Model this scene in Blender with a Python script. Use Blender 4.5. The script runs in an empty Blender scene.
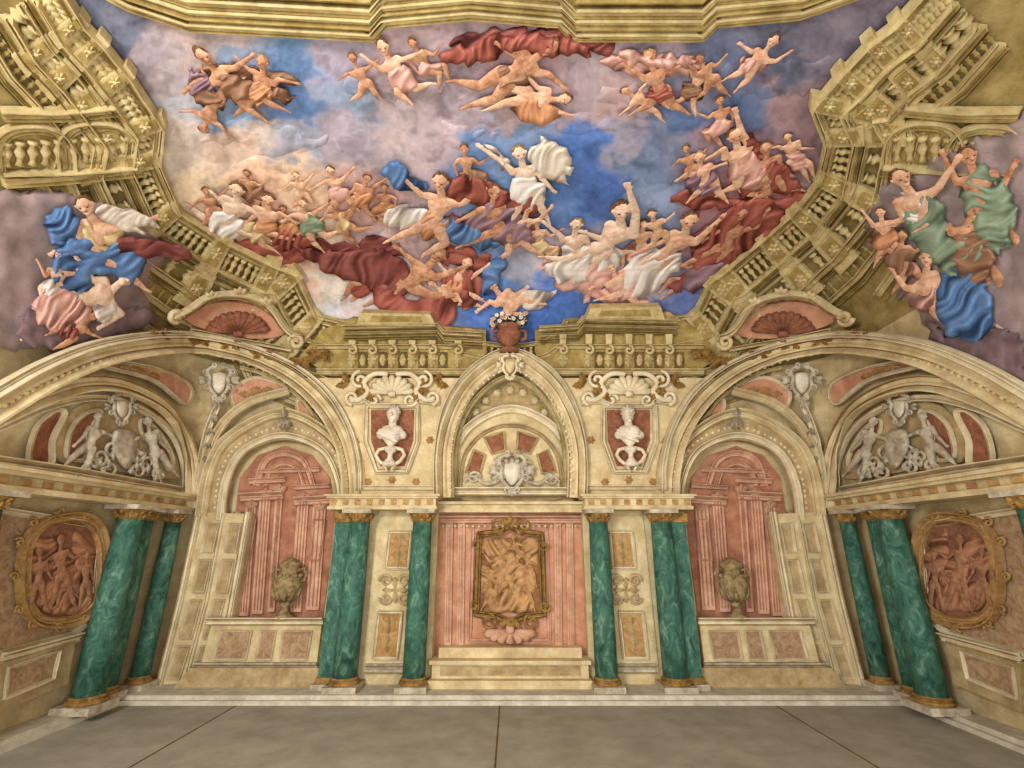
import bpy, bmesh, math, random
import numpy as np
from mathutils import Vector, Matrix, noise
from mathutils.bvhtree import BVHTree
from mathutils.geometry import delaunay_2d_cdt
random.seed(4)
EYE=1.95; CAM=Vector((0,0,EYE)); F=480.0; PIT=math.radians(18.6)
CP,SP=math.cos(PIT),math.sin(PIT)
HW=5.4; YB=8.0; ZV=EYE+3.0; ZT=EYE+4.4; YF=-3.0
scene=bpy.context.scene
try:
    scene.view_settings.view_transform='Standard'
    scene.view_settings.look='None'
except Exception as e: print(e)

# ------------------------------------------------ materials
def lin(c):
    o=[]
    for v in c[:3]:
        v=v/255.0
        o.append(v/12.92 if v<=0.04045 else ((v+0.055)/1.055)**2.4)
    return (*o,1)
MATS={}
def mat(name,c1,c2=None,c3=None,scale=4,rough=.85,bump=.08,dist=0.0,lo=.35,hi=.65,shade=False,metal=0,bscale=30,stretch=(1,1,1),spec=.12,age=.16):
    if name in MATS: return MATS[name]
    m=bpy.data.materials.new(name); m.use_nodes=True; nt=m.node_tree; N=nt.nodes; L=nt.links
    b=N['Principled BSDF']; b.inputs['Roughness'].default_value=rough; b.inputs['Metallic'].default_value=metal
    b.inputs['Specular IOR Level'].default_value=spec
    tc=N.new('ShaderNodeTexCoord'); mp=N.new('ShaderNodeMapping'); mp.inputs['Scale'].default_value=stretch
    L.new(tc.outputs['Object'],mp.inputs[0])
    n=N.new('ShaderNodeTexNoise'); n.inputs['Scale'].default_value=scale; n.inputs['Detail'].default_value=8
    n.inputs['Roughness'].default_value=.65; n.inputs['Distortion'].default_value=dist
    L.new(mp.outputs[0],n.inputs['Vector'])
    r=N.new('ShaderNodeValToRGB'); L.new(n.outputs['Fac'],r.inputs[0])
    c2=c2 or tuple(max(0,v-25) for v in c1)
    e=r.color_ramp.elements
    e[0].position=lo; e[0].color=lin(c2); e[1].position=hi; e[1].color=lin(c1)
    if c3:
        x=e.new((lo+hi)/2+.02); x.color=lin(c3)
    out=r.outputs[0]
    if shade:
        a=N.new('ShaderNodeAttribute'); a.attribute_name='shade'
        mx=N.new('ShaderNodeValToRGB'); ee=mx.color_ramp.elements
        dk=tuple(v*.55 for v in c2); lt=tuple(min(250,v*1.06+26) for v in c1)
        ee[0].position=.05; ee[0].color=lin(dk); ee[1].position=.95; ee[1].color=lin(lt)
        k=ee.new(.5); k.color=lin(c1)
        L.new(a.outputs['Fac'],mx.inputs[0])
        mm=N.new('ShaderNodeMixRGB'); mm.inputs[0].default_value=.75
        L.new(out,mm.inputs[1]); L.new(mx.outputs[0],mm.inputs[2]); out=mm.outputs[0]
    if age:
        # worn, flaked plaster: broad stains plus fine speckle
        n3=N.new('ShaderNodeTexNoise'); n3.inputs['Scale'].default_value=1.6; n3.inputs['Detail'].default_value=10; n3.inputs['Roughness'].default_value=.7
        L.new(tc.outputs['Object'],n3.inputs['Vector'])
        mr=N.new('ShaderNodeMapRange'); mr.inputs[1].default_value=.35; mr.inputs[2].default_value=.65; mr.inputs[3].default_value=1-age; mr.inputs[4].default_value=1.0+age*.3
        L.new(n3.outputs['Fac'],mr.inputs[0])
        n4=N.new('ShaderNodeTexNoise'); n4.inputs['Scale'].default_value=38; n4.inputs['Detail'].default_value=4; L.new(tc.outputs['Object'],n4.inputs['Vector'])
        mr2=N.new('ShaderNodeMapRange'); mr2.inputs[1].default_value=.3; mr2.inputs[2].default_value=.7; mr2.inputs[3].default_value=1-age*.5; mr2.inputs[4].default_value=1+age*.3
        L.new(n4.outputs['Fac'],mr2.inputs[0])
        mu=N.new('ShaderNodeMath'); mu.operation='MULTIPLY'; L.new(mr.outputs[0],mu.inputs[0]); L.new(mr2.outputs[0],mu.inputs[1])
        vm=N.new('ShaderNodeVectorMath'); vm.operation='SCALE'; L.new(out,vm.inputs[0]); L.new(mu.outputs[0],vm.inputs['Scale']); out=vm.outputs[0]
    L.new(out,b.inputs['Base Color'])
    if bump:
        n2=N.new('ShaderNodeTexNoise'); n2.inputs['Scale'].default_value=bscale; n2.inputs['Detail'].default_value=5
        L.new(tc.outputs['Object'],n2.inputs['Vector'])
        bp=N.new('ShaderNodeBump'); bp.inputs['Strength'].default_value=bump; bp.inputs['Distance'].default_value=.02
        L.new(n2.outputs['Fac'],bp.inputs['Height']); L.new(bp.outputs[0],b.inputs['Normal'])
    MATS[name]=m; return m
CREAM=mat('cream_stucco',(230,213,172),(194,170,126),(215,196,152),scale=3.5)
CREAML=mat('light_stucco',(240,228,196),(212,196,158),scale=5)
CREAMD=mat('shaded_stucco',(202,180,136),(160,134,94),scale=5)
GROOVE=mat('stucco_groove_shade',(168,140,94),(132,104,66))  # darker stucco for moulding recesses, shade put into the colour
GREYS=mat('grey_stucco',(214,204,182),(158,144,122),scale=8)
GOLD=mat('painted_gold',(190,168,112),(142,118,66),(168,146,88),scale=6)
GOLDL=mat('painted_gold_light',(220,202,152),(180,158,106),scale=6)
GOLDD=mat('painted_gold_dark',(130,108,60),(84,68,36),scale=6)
BRASS=mat('gilding',(182,144,82),(112,82,44),rough=.7,scale=11)
PINK=mat('pink_marble',(194,142,114),(152,102,80),(178,124,98),scale=5)
PINKL=mat('pale_pink_stone',(222,182,154),(192,144,118),scale=5)
PINKB=mat('pink_panel',(216,166,136),(188,134,106),(204,150,120),scale=5)
RED=mat('red_marble',(166,110,84),(118,76,56),scale=9,dist=1)
OCHRE=mat('ochre_panel',(198,162,108),(156,116,70),scale=8,dist=1)
MARB=mat('brown_marble',(194,164,130),(150,116,88),scale=7,dist=2)
GREEN=mat('green_marble',(140,172,150),(34,74,62),(74,120,102),scale=6,dist=1.3,rough=.6,bump=.03,lo=.32,hi=.74,stretch=(1.3,1.3,.8),age=.15,spec=.2)
URNM=mat('urn_stone',(176,156,114),(116,96,64),scale=14)
WHITE=mat('white_marble',(240,232,214),(206,192,168),scale=8)
FLOORM=mat('grey_floor',(174,170,156),(152,148,134),scale=2.5,rough=.7,bump=.03,age=.08)
LEDGE=mat('ledge_stone',(220,212,194),(186,178,158),scale=6,age=.1)
SEPIA=mat('sepia_relief',(202,160,112),(152,110,72),scale=12)
SEPR=mat('red_relief',(190,142,110),(142,98,72),scale=12)
SEPBG=mat('sepia_ground',(160,120,80),(116,82,52),scale=12,dist=1)
REDBG=mat('red_ground',(160,114,88),(120,82,62),scale=12,dist=1)
SKIN=mat('fresco_skin',(242,208,180),(206,148,120),(228,184,154),scale=9,bump=.03,spec=.0,rough=1)
SKINT=mat('fresco_skin_tan',(222,178,144),(164,110,84),(200,150,118),scale=9,bump=.03,spec=.0,rough=1)
SKINP=mat('fresco_skin_pale',(248,230,210),(220,176,150),(240,212,188),scale=9,bump=.03,spec=.0,rough=1)
HAIRB=mat('hair_brown',(138,98,68),(84,54,36),scale=30,spec=0)
HAIRG=mat('hair_golden',(184,146,96),(130,92,54),scale=30,spec=0)
DARK=mat('eye_dark',(80,54,42),age=0); LIP=mat('lip_red',(184,100,86),age=0)
D={}
for k,c1,c2 in [('blue',(98,132,182),(56,80,126)),('red',(162,92,80),(108,54,50)),('maroon',(140,80,74),(90,48,48)),('pink',(222,172,160),(184,126,116)),
    ('white',(238,228,218),(200,182,180)),('yellow',(224,198,150),(184,148,96)),('green',(136,154,130),(86,106,88)),
    ('brown',(152,114,90),(102,74,58)),('purple',(148,118,130),(98,74,90)),('orange',(206,148,108),(158,102,72)),
    ('cmauve',(166,146,144),(124,106,110)),('cdark',(130,108,112),(92,74,82)),
    ('wing',(228,214,198),(184,164,152)),('leaf',(90,120,60),(50,80,34)),('sepia',(186,144,98),(142,102,66)),('sepred',(178,126,96),(134,90,68))]:
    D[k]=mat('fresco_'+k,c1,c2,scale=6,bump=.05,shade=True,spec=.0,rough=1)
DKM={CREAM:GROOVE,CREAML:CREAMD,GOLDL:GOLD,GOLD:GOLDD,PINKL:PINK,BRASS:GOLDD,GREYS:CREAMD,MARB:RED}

# ------------------------------------------------ mesh helpers
def link(o,parent=None):
    scene.collection.objects.link(o)
    if parent: o.parent=parent
    return o
def group(name):
    e=bpy.data.objects.new(name,None); e.empty_display_size=.1; return link(e)
def mk(name,v,f,m,parent=None,smooth=False,shade=None):
    me=bpy.data.meshes.new(name); me.from_pydata([tuple(p) for p in v],[],f); me.update()
    if m: me.materials.append(m)
    if smooth: me.polygons.foreach_set('use_smooth',[True]*len(me.polygons))
    if shade is not None:
        a=me.attributes.new('shade','FLOAT','POINT'); a.data.foreach_set('value',list(map(float,shade)))
    return link(bpy.data.objects.new(name,me),parent)
class Acc:
    def __init__(s): s.v=[]; s.f=[]
    def add(s,vf):
        o=len(s.v); s.v+=list(vf[0]); s.f+=[tuple(i+o for i in f) for f in vf[1]]
    def make(s,name,m,parent=None,smooth=False):
        if s.v: return mk(name,s.v,s.f,m,parent,smooth)
def boxvf(x0,x1,y0,y1,z0,z1):
    if x0>x1:x0,x1=x1,x0
    v=[Vector(p) for p in [(x0,y0,z0),(x1,y0,z0),(x1,y1,z0),(x0,y1,z0),(x0,y0,z1),(x1,y0,z1),(x1,y1,z1),(x0,y1,z1)]]
    return v,[(0,3,2,1),(4,5,6,7),(0,1,5,4),(1,2,6,5),(2,3,7,6),(3,0,4,7)]
def lathevf(cx,cy,prof,seg=24,sx=1,sy=1):
    v=[];f=[]
    for r,z in prof:
        for i in range(seg):
            a=2*math.pi*i/seg; v.append(Vector((cx+r*math.cos(a)*sx,cy+r*math.sin(a)*sy,z)))
    for j in range(len(prof)-1):
        for i in range(seg):
            k=(i+1)%seg; f.append((j*seg+i,j*seg+k,(j+1)*seg+k,(j+1)*seg+i))
    f.append(tuple(range(seg))[::-1]); f.append(tuple(range((len(prof)-1)*seg,len(prof)*seg)))
    return v,f
def tubevf(pts,rad,seg=8):
    pts=[Vector(p) for p in pts]; n=len(pts); v=[];f=[]
    prev=None
    for i,p in enumerate(pts):
        t=(pts[min(i+1,n-1)]-pts[max(i-1,0)])
        if t.length<1e-9: t=Vector((0,0,1))
        t.normalize()
        if prev is None:
            a=t.orthogonal().normalized()
        else:
            a=prev-t*prev.dot(t)
            a=a.normalized() if a.length>1e-6 else t.orthogonal().normalized()
        prev=a; b=t.cross(a)
        r=rad[i] if hasattr(rad,'__len__') else rad
        for k in range(seg):
            q=2*math.pi*k/seg; v.append(p+(a*math.cos(q)+b*math.sin(q))*r)
    for j in range(n-1):
        for k in range(seg):
            l=(k+1)%seg; f.append((j*seg+k,j*seg+l,(j+1)*seg+l,(j+1)*seg+k))
    f.append(tuple(range(seg))[::-1]); f.append(tuple(range((n-1)*seg,n*seg)))
    return v,f
def capsule(a,b,ra,rb,seg=10):
    a=Vector(a);b=Vector(b);t=b-a
    if t.length<1e-6: t=Vector((0,0,1e-4))
    u=t.normalized(); pts=[];rr=[]
    for q in (90,65,40,20): pts.append(a-u*ra*math.sin(math.radians(q))); rr.append(max(ra*math.cos(math.radians(q)),1e-4))
    pts.append(a); rr.append(ra); pts.append(a.lerp(b,.35)); rr.append((ra*.65+rb*.35)*1.06); pts.append(b); rr.append(rb)
    for q in (20,40,65,90): pts.append(b+u*rb*math.sin(math.radians(q))); rr.append(max(rb*math.cos(math.radians(q)),1e-4))
    return tubevf(pts,rr,seg)
def ellvf(c,ax,ay,az,seg=12,rings=8,lump=0,seed=0):
    v=[];f=[]
    for j in range(rings+1):
        th=math.pi*(j+.001)/(rings+.002)
        for i in range(seg):
            ph=2*math.pi*i/seg
            d=ax*math.sin(th)*math.cos(ph)+ay*math.sin(th)*math.sin(ph)+az*math.cos(th)
            if lump:
                k=1+lump*noise.noise(d*(3.0/max(d.length,.001))+Vector((seed,0,0)))
                d=d*k
            v.append(c+d)
    for j in range(rings):
        for i in range(seg):
            k=(i+1)%seg; f.append((j*seg+i,j*seg+k,(j+1)*seg+k,(j+1)*seg+i))
    f.append(tuple(range(seg))); f.append(tuple(range(rings*seg,(rings+1)*seg))[::-1])
    return v,f

# ------------------------------------------------ room shell
def ring(z,low=False):
    if z<=ZV: i=0
    else:
        t=min(1,(z-ZV)/(ZT-ZV)); i=1.8*(1-math.sqrt(max(0,1-t*t)))
    r=.15 if z<2.9 else .15+.85*min(1,(z-2.9)/(ZV-2.9))
    hw=HW-i; yb=YB-i; pts=[]
    for k in range(25): pts.append((-hw,YF+(yb-r-YF)*k/24))
    for k in range(1,12):
        a=math.pi-math.pi/2*k/12; pts.append((-(hw-r)+r*math.cos(a),yb-r+r*math.sin(a)))
    for k in range(25): pts.append((-(hw-r)+2*(hw-r)*k/24,yb))
    for k in range(1,12):
        a=math.pi/2-math.pi/2*k/12; pts.append(((hw-r)+r*math.cos(a),yb-r+r*math.sin(a)))
    for k in range(25): pts.append((hw,yb-r+(YF-yb+r)*k/24))
    return [Vector((x,y,z)) for x,y in pts]
zs=[-1.0,0,1,2,2.6,2.9]+[2.9+(ZV-2.9)*k/10 for k in range(1,11)]
zs+=[ZV+(ZT-ZV)*math.sin(math.pi/2*k/20) for k in range(1,21)]
V=[];rings=[]
for z in zs:
    rings.append(len(V)); V+=ring(z)
NR=len(ring(0)); fw={'wall_left':[],'wall_back':[],'wall_right':[],'ceiling':[]}
for j in range(len(zs)-1):
    for k in range(NR-1):
        q=(rings[j]+k,rings[j]+k+1,rings[j+1]+k+1,rings[j+1]+k)
        nm='ceiling' if zs[j]>=ZV-1e-4 else ('wall_left' if k<30 else ('wall_back' if k<66 else 'wall_right'))
        fw[nm].append(q)
top=rings[-1]
for k in range(NR//2):
    a,b,c,d=top+k,top+k+1,top+NR-2-k,top+NR-1-k
    fw['ceiling'].append((a,b,c,d) if b!=c else (a,b,d))
allf=sum(fw.values(),[])
BV=BVHTree.FromPolygons([tuple(v) for v in V],allf)
OLIVE=mat('fresco_gold_ground',(172,152,102),(124,106,62),(152,132,82),scale=3)
WALLM=mat('fresco_wall',(220,202,158),(182,158,114),(204,184,140),scale=3)
for nm,fs in fw.items():
    if nm!='ceiling': fs=[q for q in fs if V[q[2]].z>0.01]
    used=sorted({i for q in fs for i in q}); mp={i:n for n,i in enumerate(used)}
    vv=[V[i].copy() for i in used]
    for p in vv:
        if p.z<0:p.z=0
    mk(nm,vv,[tuple(mp[i] for i in q) for q in fs],OLIVE if nm=='ceiling' else WALLM,smooth=(nm=='ceiling'))

# pixel helper: image coordinates are cast from the camera onto the wall/vault surface itself
def ray(x,y):
    v=384-y; return Vector((x-512,F*CP-v*SP,v*CP+F*SP)).normalized()
def P(x,y,d=0.0,wn=False):
    r=ray(x,y); loc,n,i,dist=BV.ray_cast(CAM,r)
    if loc is None:
        loc=CAM+r*8; n=-r
    if n.dot(r)>0:n=-n
    p=loc-r*(d/max(.25,abs(r.dot(n))))
    return (p,n) if wn else p
def mpp(x,y):
    p=P(x,y); ax=Vector((0,CP,SP)); return (p-CAM).dot(ax)/F
def cat(pts,closed=False,n=6):
    pts=[np.array(p,float) for p in pts]; N_=len(pts); out=[]
    rng=range(N_) if closed else range(N_-1)
    for i in rng:
        if closed: a,b,c,d=pts[i-1],pts[i],pts[(i+1)%N_],pts[(i+2)%N_]
        else: a,b,c,d=pts[max(i-1,0)],pts[i],pts[i+1],pts[min(i+2,N_-1)]
        for k in range(n):
            t=k/n; out.append(.5*((2*b)+(c-a)*t+(2*a-5*b+4*c-d)*t*t+(3*b-a-3*c+d)*t**3))
    if not closed: out.append(pts[-1])
    return [tuple(p) for p in out]
def dens(pts,step,closed=False):
    out=[];n=len(pts)
    for i in range(n if closed else n-1):
        a=pts[i];b=pts[(i+1)%n];l=math.hypot(b[0]-a[0],b[1]-a[1]);k=max(1,int(l/step))
        for j in range(k): out.append((a[0]+(b[0]-a[0])*j/k,a[1]+(b[1]-a[1])*j/k))
    if not closed: out.append(pts[-1])
    return out
BASE=[(-.5,0),(-.5,.5),(-.43,.72),(-.36,.36),(-.12,.3),(-.02,.55),(.1,.6),(.18,.35),(.32,.78),(.4,1),(.5,1),(.5,0)]
def mold(w,h,k=BASE): return [(a*w,b*h) for a,b in k]
def sweepvf(path,prof,d=0,closed=False,curve=True,step=10):
    pts=cat(path,closed) if curve else list(path)
    pts=dens(pts,step,closed)
    fr=[P(x,y,d,True) for x,y in pts]; n=len(fr); v=[];f=[];m=len(prof)
    for i,(p,nn) in enumerate(fr):
        a=fr[(i-1)%n if closed else max(i-1,0)][0]; b=fr[(i+1)%n if closed else min(i+1,n-1)][0]
        t=(b-a); t=t.normalized() if t.length>1e-6 else Vector((1,0,0))
        la=nn.cross(t).normalized()
        for u,h in prof: v.append(p+la*u+nn*h)
    for i in range(n if closed else n-1):
        j=(i+1)%n
        for k in range(m-1): f.append((i*m+k,i*m+k+1,j*m+k+1,j*m+k))
    if not closed:
        f.append(tuple(range(m))); f.append(tuple(range((n-1)*m,n*m))[::-1])
    return v,f
def sweep(name,path,prof,d,m,parent=None,closed=False,curve=True,step=10):
    vf=sweepvf(path,prof,d,closed,curve,step); o=mk(name,vf[0],vf[1],m,parent)
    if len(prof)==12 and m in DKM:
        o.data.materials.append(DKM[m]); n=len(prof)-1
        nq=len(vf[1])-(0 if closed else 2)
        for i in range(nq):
            if i%n in (2,6): o.data.polygons[i].material_index=1  # recess faces take the darker tone: painted groove shade
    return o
def inside(px,py,poly):
    poly=np.array(poly); x,y=poly[:,0],poly[:,1]; c=np.zeros(len(px),bool); j=len(x)-1
    for i in range(len(x)):
        cond=((y[i]>py)!=(y[j]>py))&(px<(x[j]-x[i])*(py-y[i])/(y[j]-y[i]+1e-12)+x[i]); c^=cond; j=i
    return c
def bdist(pts,poly):
    A=np.array(poly); B=np.roll(A,-1,0); dmin=np.full(len(pts),1e9); Q=np.array(pts)
    for a,b in zip(A,B):
        ab=b-a; t=np.clip(((Q-a)@ab)/(ab@ab+1e-9),0,1); dd=np.linalg.norm(Q-(a+t[:,None]*ab),axis=1); dmin=np.minimum(dmin,dd)
    return dmin
def tri(poly,sp):
    A=np.array(poly); ar=.5*np.sum(A[:,0]*np.roll(A[:,1],-1)-np.roll(A[:,0],-1)*A[:,1])
    if ar<0: A=A[::-1]
    x0,y0=A.min(0);x1,y1=A.max(0)
    gx,gy=np.meshgrid(np.arange(x0+sp/2,x1,sp),np.arange(y0+sp/2,y1,sp))
    gx=gx.copy(); gx[1::2]+=sp/2
    gx=gx.ravel();gy=gy.ravel(); k=inside(gx,gy,A); G=np.stack([gx[k],gy[k]],1)
    if len(G): G=G[bdist(G,A)>sp*.45]
    pts=[Vector(p) for p in A]+[Vector(p) for p in G]
    r=delaunay_2d_cdt(pts,[],[list(range(len(A)))],1,1e-4)
    return [(p.x,p.y) for p in r[0]],[tuple(q) for q in r[2]],A
def slabvf(poly,d,t,curve=False,sp=30,step=14):
    if curve: poly=cat(poly,True,4)
    poly=dens(poly,step,True)
    pts,fs,A=tri(poly,sp); fr=[P(x,y,d+t,True) for x,y in pts]; n=len(pts)
    v=[p for p,_ in fr]+[p-nn*t for p,nn in fr]; f=list(fs)
    cnt={}
    for q in fs:
        for i in range(len(q)):
            a,b=q[i],q[(i+1)%len(q)]; cnt.setdefault((min(a,b),max(a,b)),[]).append((a,b))
    for e,l in cnt.items():
        if len(l)==1: a,b=l[0]; f.append((b,a,a+n,b+n))
    return v,f
def slab(name,poly,d,t,m,parent=None,curve=False,sp=30,step=14):
    vf=slabvf(poly,d,t,curve,sp,step); return mk(name,vf[0],vf[1],m,parent)
def inflate(name,poly,d,h,m,parent=None,edge=8,sp=None,fold=None,curve=True,wob=0,colf=None,wf=.11,soft=13):
    if curve: poly=cat(poly,True,4)
    A=np.array(poly); ar=abs(.5*np.sum(A[:,0]*np.roll(A[:,1],-1)-np.roll(A[:,0],-1)*A[:,1]))
    sp=sp or min(5,max(1.3,math.sqrt(ar/1100)))
    if wob:
        A2=dens(poly,4,True)
        poly=[(x+wob*noise.noise(Vector((x*wf,y*wf,3))),y+wob*noise.noise(Vector((x*wf,y*wf,9)))) for x,y in A2]
    pts,fs,A=tri(poly,sp); dd=bdist(pts,A); v=[];sh=[]
    for (x,y),q in zip(pts,dd):
        t=min(q/edge,1); dome=math.sqrt(max(0,1-(1-t)**2))
        if fold:
            a,wl,am=fold; a=math.radians(a)
            wr=noise.noise(Vector((x/30,y/30,1.7)))*16
            u=(x*math.cos(a)+y*math.sin(a)+wr)/wl; w_=(-x*math.sin(a)+y*math.cos(a)+wr*.5)/wl
            n1=noise.noise(Vector((u*1.1,w_*.22,.4))); n2=noise.noise(Vector((u*2.4,w_*.45,5)))
            fo=(1-abs(n1)*4.2)*.62+n2*.9; fo=max(-1,min(1,fo))
        else:
            fo=noise.noise(Vector((x/soft,y/soft,4.2)))*1.2+noise.noise(Vector((x/soft*2.4,y/soft*2.4,1.2)))*.5; am=.6
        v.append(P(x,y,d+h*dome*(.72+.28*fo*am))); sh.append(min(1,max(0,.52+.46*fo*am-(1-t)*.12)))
    if colf:
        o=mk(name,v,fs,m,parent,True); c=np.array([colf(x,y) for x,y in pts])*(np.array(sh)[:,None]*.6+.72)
        at=o.data.color_attributes.new('Col','FLOAT_COLOR','POINT'); at.data.foreach_set('color',np.concatenate([np.clip(c,0,1),np.ones((len(c),1))],1).ravel()); return o
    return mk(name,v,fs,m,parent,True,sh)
def mir(p): return [(1021-x,y) for x,y in p]
def par(s): return [tuple(float(a) for a in q.split(',')) for q in s.split()]
def beads(path,gap,r,d,curve=True):
    A=Acc(); pts=dens(cat(path) if curve else path,1.5)
    L=np.cumsum([0]+[math.dist(pts[i],pts[i+1]) for i in range(len(pts)-1)])
    for s_ in np.arange(gap/2,L[-1],gap):
        i=min(int(np.searchsorted(L,s_)),len(pts)-1); p=P(*pts[i],d); A.add(ellvf(p,Vector((r,0,0)),Vector((0,r,0)),Vector((0,0,r)),7,5))
    return A

# ------------------------------------------------ camera + light
cd=bpy.data.cameras.new('camera'); cam=bpy.data.objects.new('camera',cd); link(cam)
cd.sensor_width=36; cd.lens=F/1024*36; cam.location=CAM; cam.rotation_euler=(math.pi/2+PIT,0,0); cd.clip_start=.05
scene.camera=cam
w=bpy.data.worlds.new('daylight'); scene.world=w; w.use_nodes=True
w.node_tree.nodes['Background'].inputs[0].default_value=(1,.975,.94,1); w.node_tree.nodes['Background'].inputs[1].default_value=.82
def area(name,loc,target,sx,sy,e,col):
    l=bpy.data.lights.new(name,'AREA'); l.shape='RECTANGLE'; l.size=sx; l.size_y=sy; l.energy=e; l.color=col
    o=bpy.data.objects.new(name,l); link(o); o.location=loc
    o.rotation_euler=(Vector(target)-Vector(loc)).to_track_quat('-Z','Y').to_euler(); return o
area('window_daylight',(-3.6,-1.2,4.2),(1.5,8,2.6),1.8,2.2,470,(1,.97,.93))
area('window_daylight',(3.4,-2.6,2.2),(0,7,3.4),3.0,3.0,190,(1,.96,.92))
area('added_ceiling_fill',(-.8,1.0,.25),(.3,5.0,7),4.5,2,270,(1,.96,.91))  # added fill light, no fitting stands here; brightens the vault from below

# ------------------------------------------------ floor
mk('floor',*boxvf(-HW-.3,HW+.3,YF,YB+.3,-.2,0),FLOORM)
A=Acc()
for x0,x1 in ((-3.55,-3.535),(-.165,-.15),(3.38,3.395)): A.add(boxvf(x0,x1,YF,7.15,0,.004))
A.make('trim_floor_seam',GOLDD)
A=Acc(); A.add(boxvf(-HW,HW,7.22,YB,0,.1)); A.add(boxvf(-HW,-5.1,YF,7.22,0,.1)); A.add(boxvf(5.1,HW,YF,7.22,0,.1))
A.add(boxvf(-5.06,5.06,7.16,7.22,0,.05)); A.add(boxvf(-5.1,-5.04,YF,7.2,0,.05)); A.add(boxvf(5.04,5.1,YF,7.2,0,.05))
A.make('baseboard_back',LEDGE)

# ------------------------------------------------ columns
def column(X,Y,r,z0=.12,z1=2.42,pil=None):
    g=group('green_marble_column')
    A=Acc(); A.add(lathevf(X,Y,[(r,z0+.13),(r*1.0,z0+.9),(r*.97,z0+1.5),(r*.88,z1-.13)],36)); A.make('shaft',GREEN,g,True)
    if pil: A=Acc(); A.add(boxvf(*pil,z0+.12,z1-.12)); A.make('pilaster_shaft',GREEN,g)
    A=Acc(); b=z0+.05
    A.add(lathevf(X,Y,[(r*1.22,b),(r*1.28,b+.018),(r*1.22,b+.036),(r*1.08,b+.045),(r*1.08,b+.055),(r*1.15,b+.065),(r*1.02,b+.085)],32))
    t=z1-.14
    A.add(lathevf(X,Y,[(r*.9,t),(r*.98,t+.01),(r*.86,t+.02),(r*1.0,t+.085),(r*1.18,t+.115),(r*1.18,t+.13)],32))
    for k in range(10):
        a=k*math.pi/5
        for zz,rr in ((t+.03,1.0),(t+.07,1.1)):
            a2=a+(0 if rr<1.05 else .3)
            c=Vector((X+math.cos(a2)*r*rr,Y+math.sin(a2)*r*rr,zz+.02)); o=Vector((math.cos(a2),math.sin(a2),0))
            A.add(tubevf([c-o*.02-Vector((0,0,.03)),c,c+o*.02+Vector((0,0,.02)),c+o*.03+Vector((0,0,.008))],[.018,.022,.014,.006],6))
    if pil:
        x0,x1,y0,y1=pil; A.add(boxvf(x0-.03,x1+.03,y0-.03,y1,t,t+.13)); A.add(boxvf(x0-.02,x1+.02,y0-.02,y1,z0+.04,z0+.12))
    A.make('gilded_capital_and_base',BRASS,g)
    A=Acc(); A.add(boxvf(X-r*1.36,X+r*1.36,Y-r*1.36,Y+r*1.36,z0-.03,z0+.05)); 
    A.add(boxvf(X-r*1.3,X+r*1.3,Y-r*1.3,Y+r*1.3,z1-.015,z1+.04))
    if pil: x0,x1,y0,y1=pil; A.add(boxvf(x0-.06,x1+.06,y0-.08,y1,z0-.03,z0+.05))
    A.make('plinth',GREYS,g)
for s in (-1,1):
    c=-.025
    x0,x1=sorted((c+s*2.63,c+s*2.32))
    column(c+s*2.26,7.5,.165,pil=(x0,x1,7.50,7.75)); column(c+s*1.32,7.5,.155)
    for Y,r,dx in ((6.66,.17,.02),(7.04,.13,.12),(7.55,.12,.05),(4.75,.17,.02)):
        column(s*(5.05+dx)+c,Y,r)

# ------------------------------------------------ entablature on back + sides
A=Acc();B=Acc();C=Acc()
for s in (-1,1):
    c=-.025
    def bx(acc,x0,x1,*r): acc.add(boxvf(c+s*x0,c+s*x1,*r))
    bx(A,1.10,2.73,7.36,7.8,2.46,2.51); bx(A,1.08,2.75,7.34,7.8,2.62,2.65); bx(A,1.05,2.78,7.31,7.8,2.65,2.68)
    bx(B,1.12,2.71,7.39,7.8,2.51,2.62)
    for k in range(9): bx(C,1.17+k*.18,1.25+k*.18,7.37,7.4,2.53,2.605)
    bx(B,1.12,2.72,7.74,8.0,.1,2.46)
    for z0,z1,w_ in ((2.46,2.52,.42),(2.52,2.62,.36),(2.62,2.66,.46),(2.66,2.70,.5)):
        (B if w_<.4 else A).add(boxvf(c+s*(HW-w_),c+s*HW,3.6,8,z0,z1))
    for k in range(16): bx(C,HW-.38,HW-.34,4.0+k*.25,4.12+k*.25,2.54,2.6)
A.add(boxvf(-1.15,1.1,7.7,8,2.44,2.5)); A.add(boxvf(-1.15,1.1,7.66,8,2.56,2.6)); B.add(boxvf(-1.15,1.1,7.74,8,2.5,2.56))
A.make('trim_cornice',CREAM); B.make('trim_frieze_and_piers',CREAM); C.make('trim_metopes',OCHRE)

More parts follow.
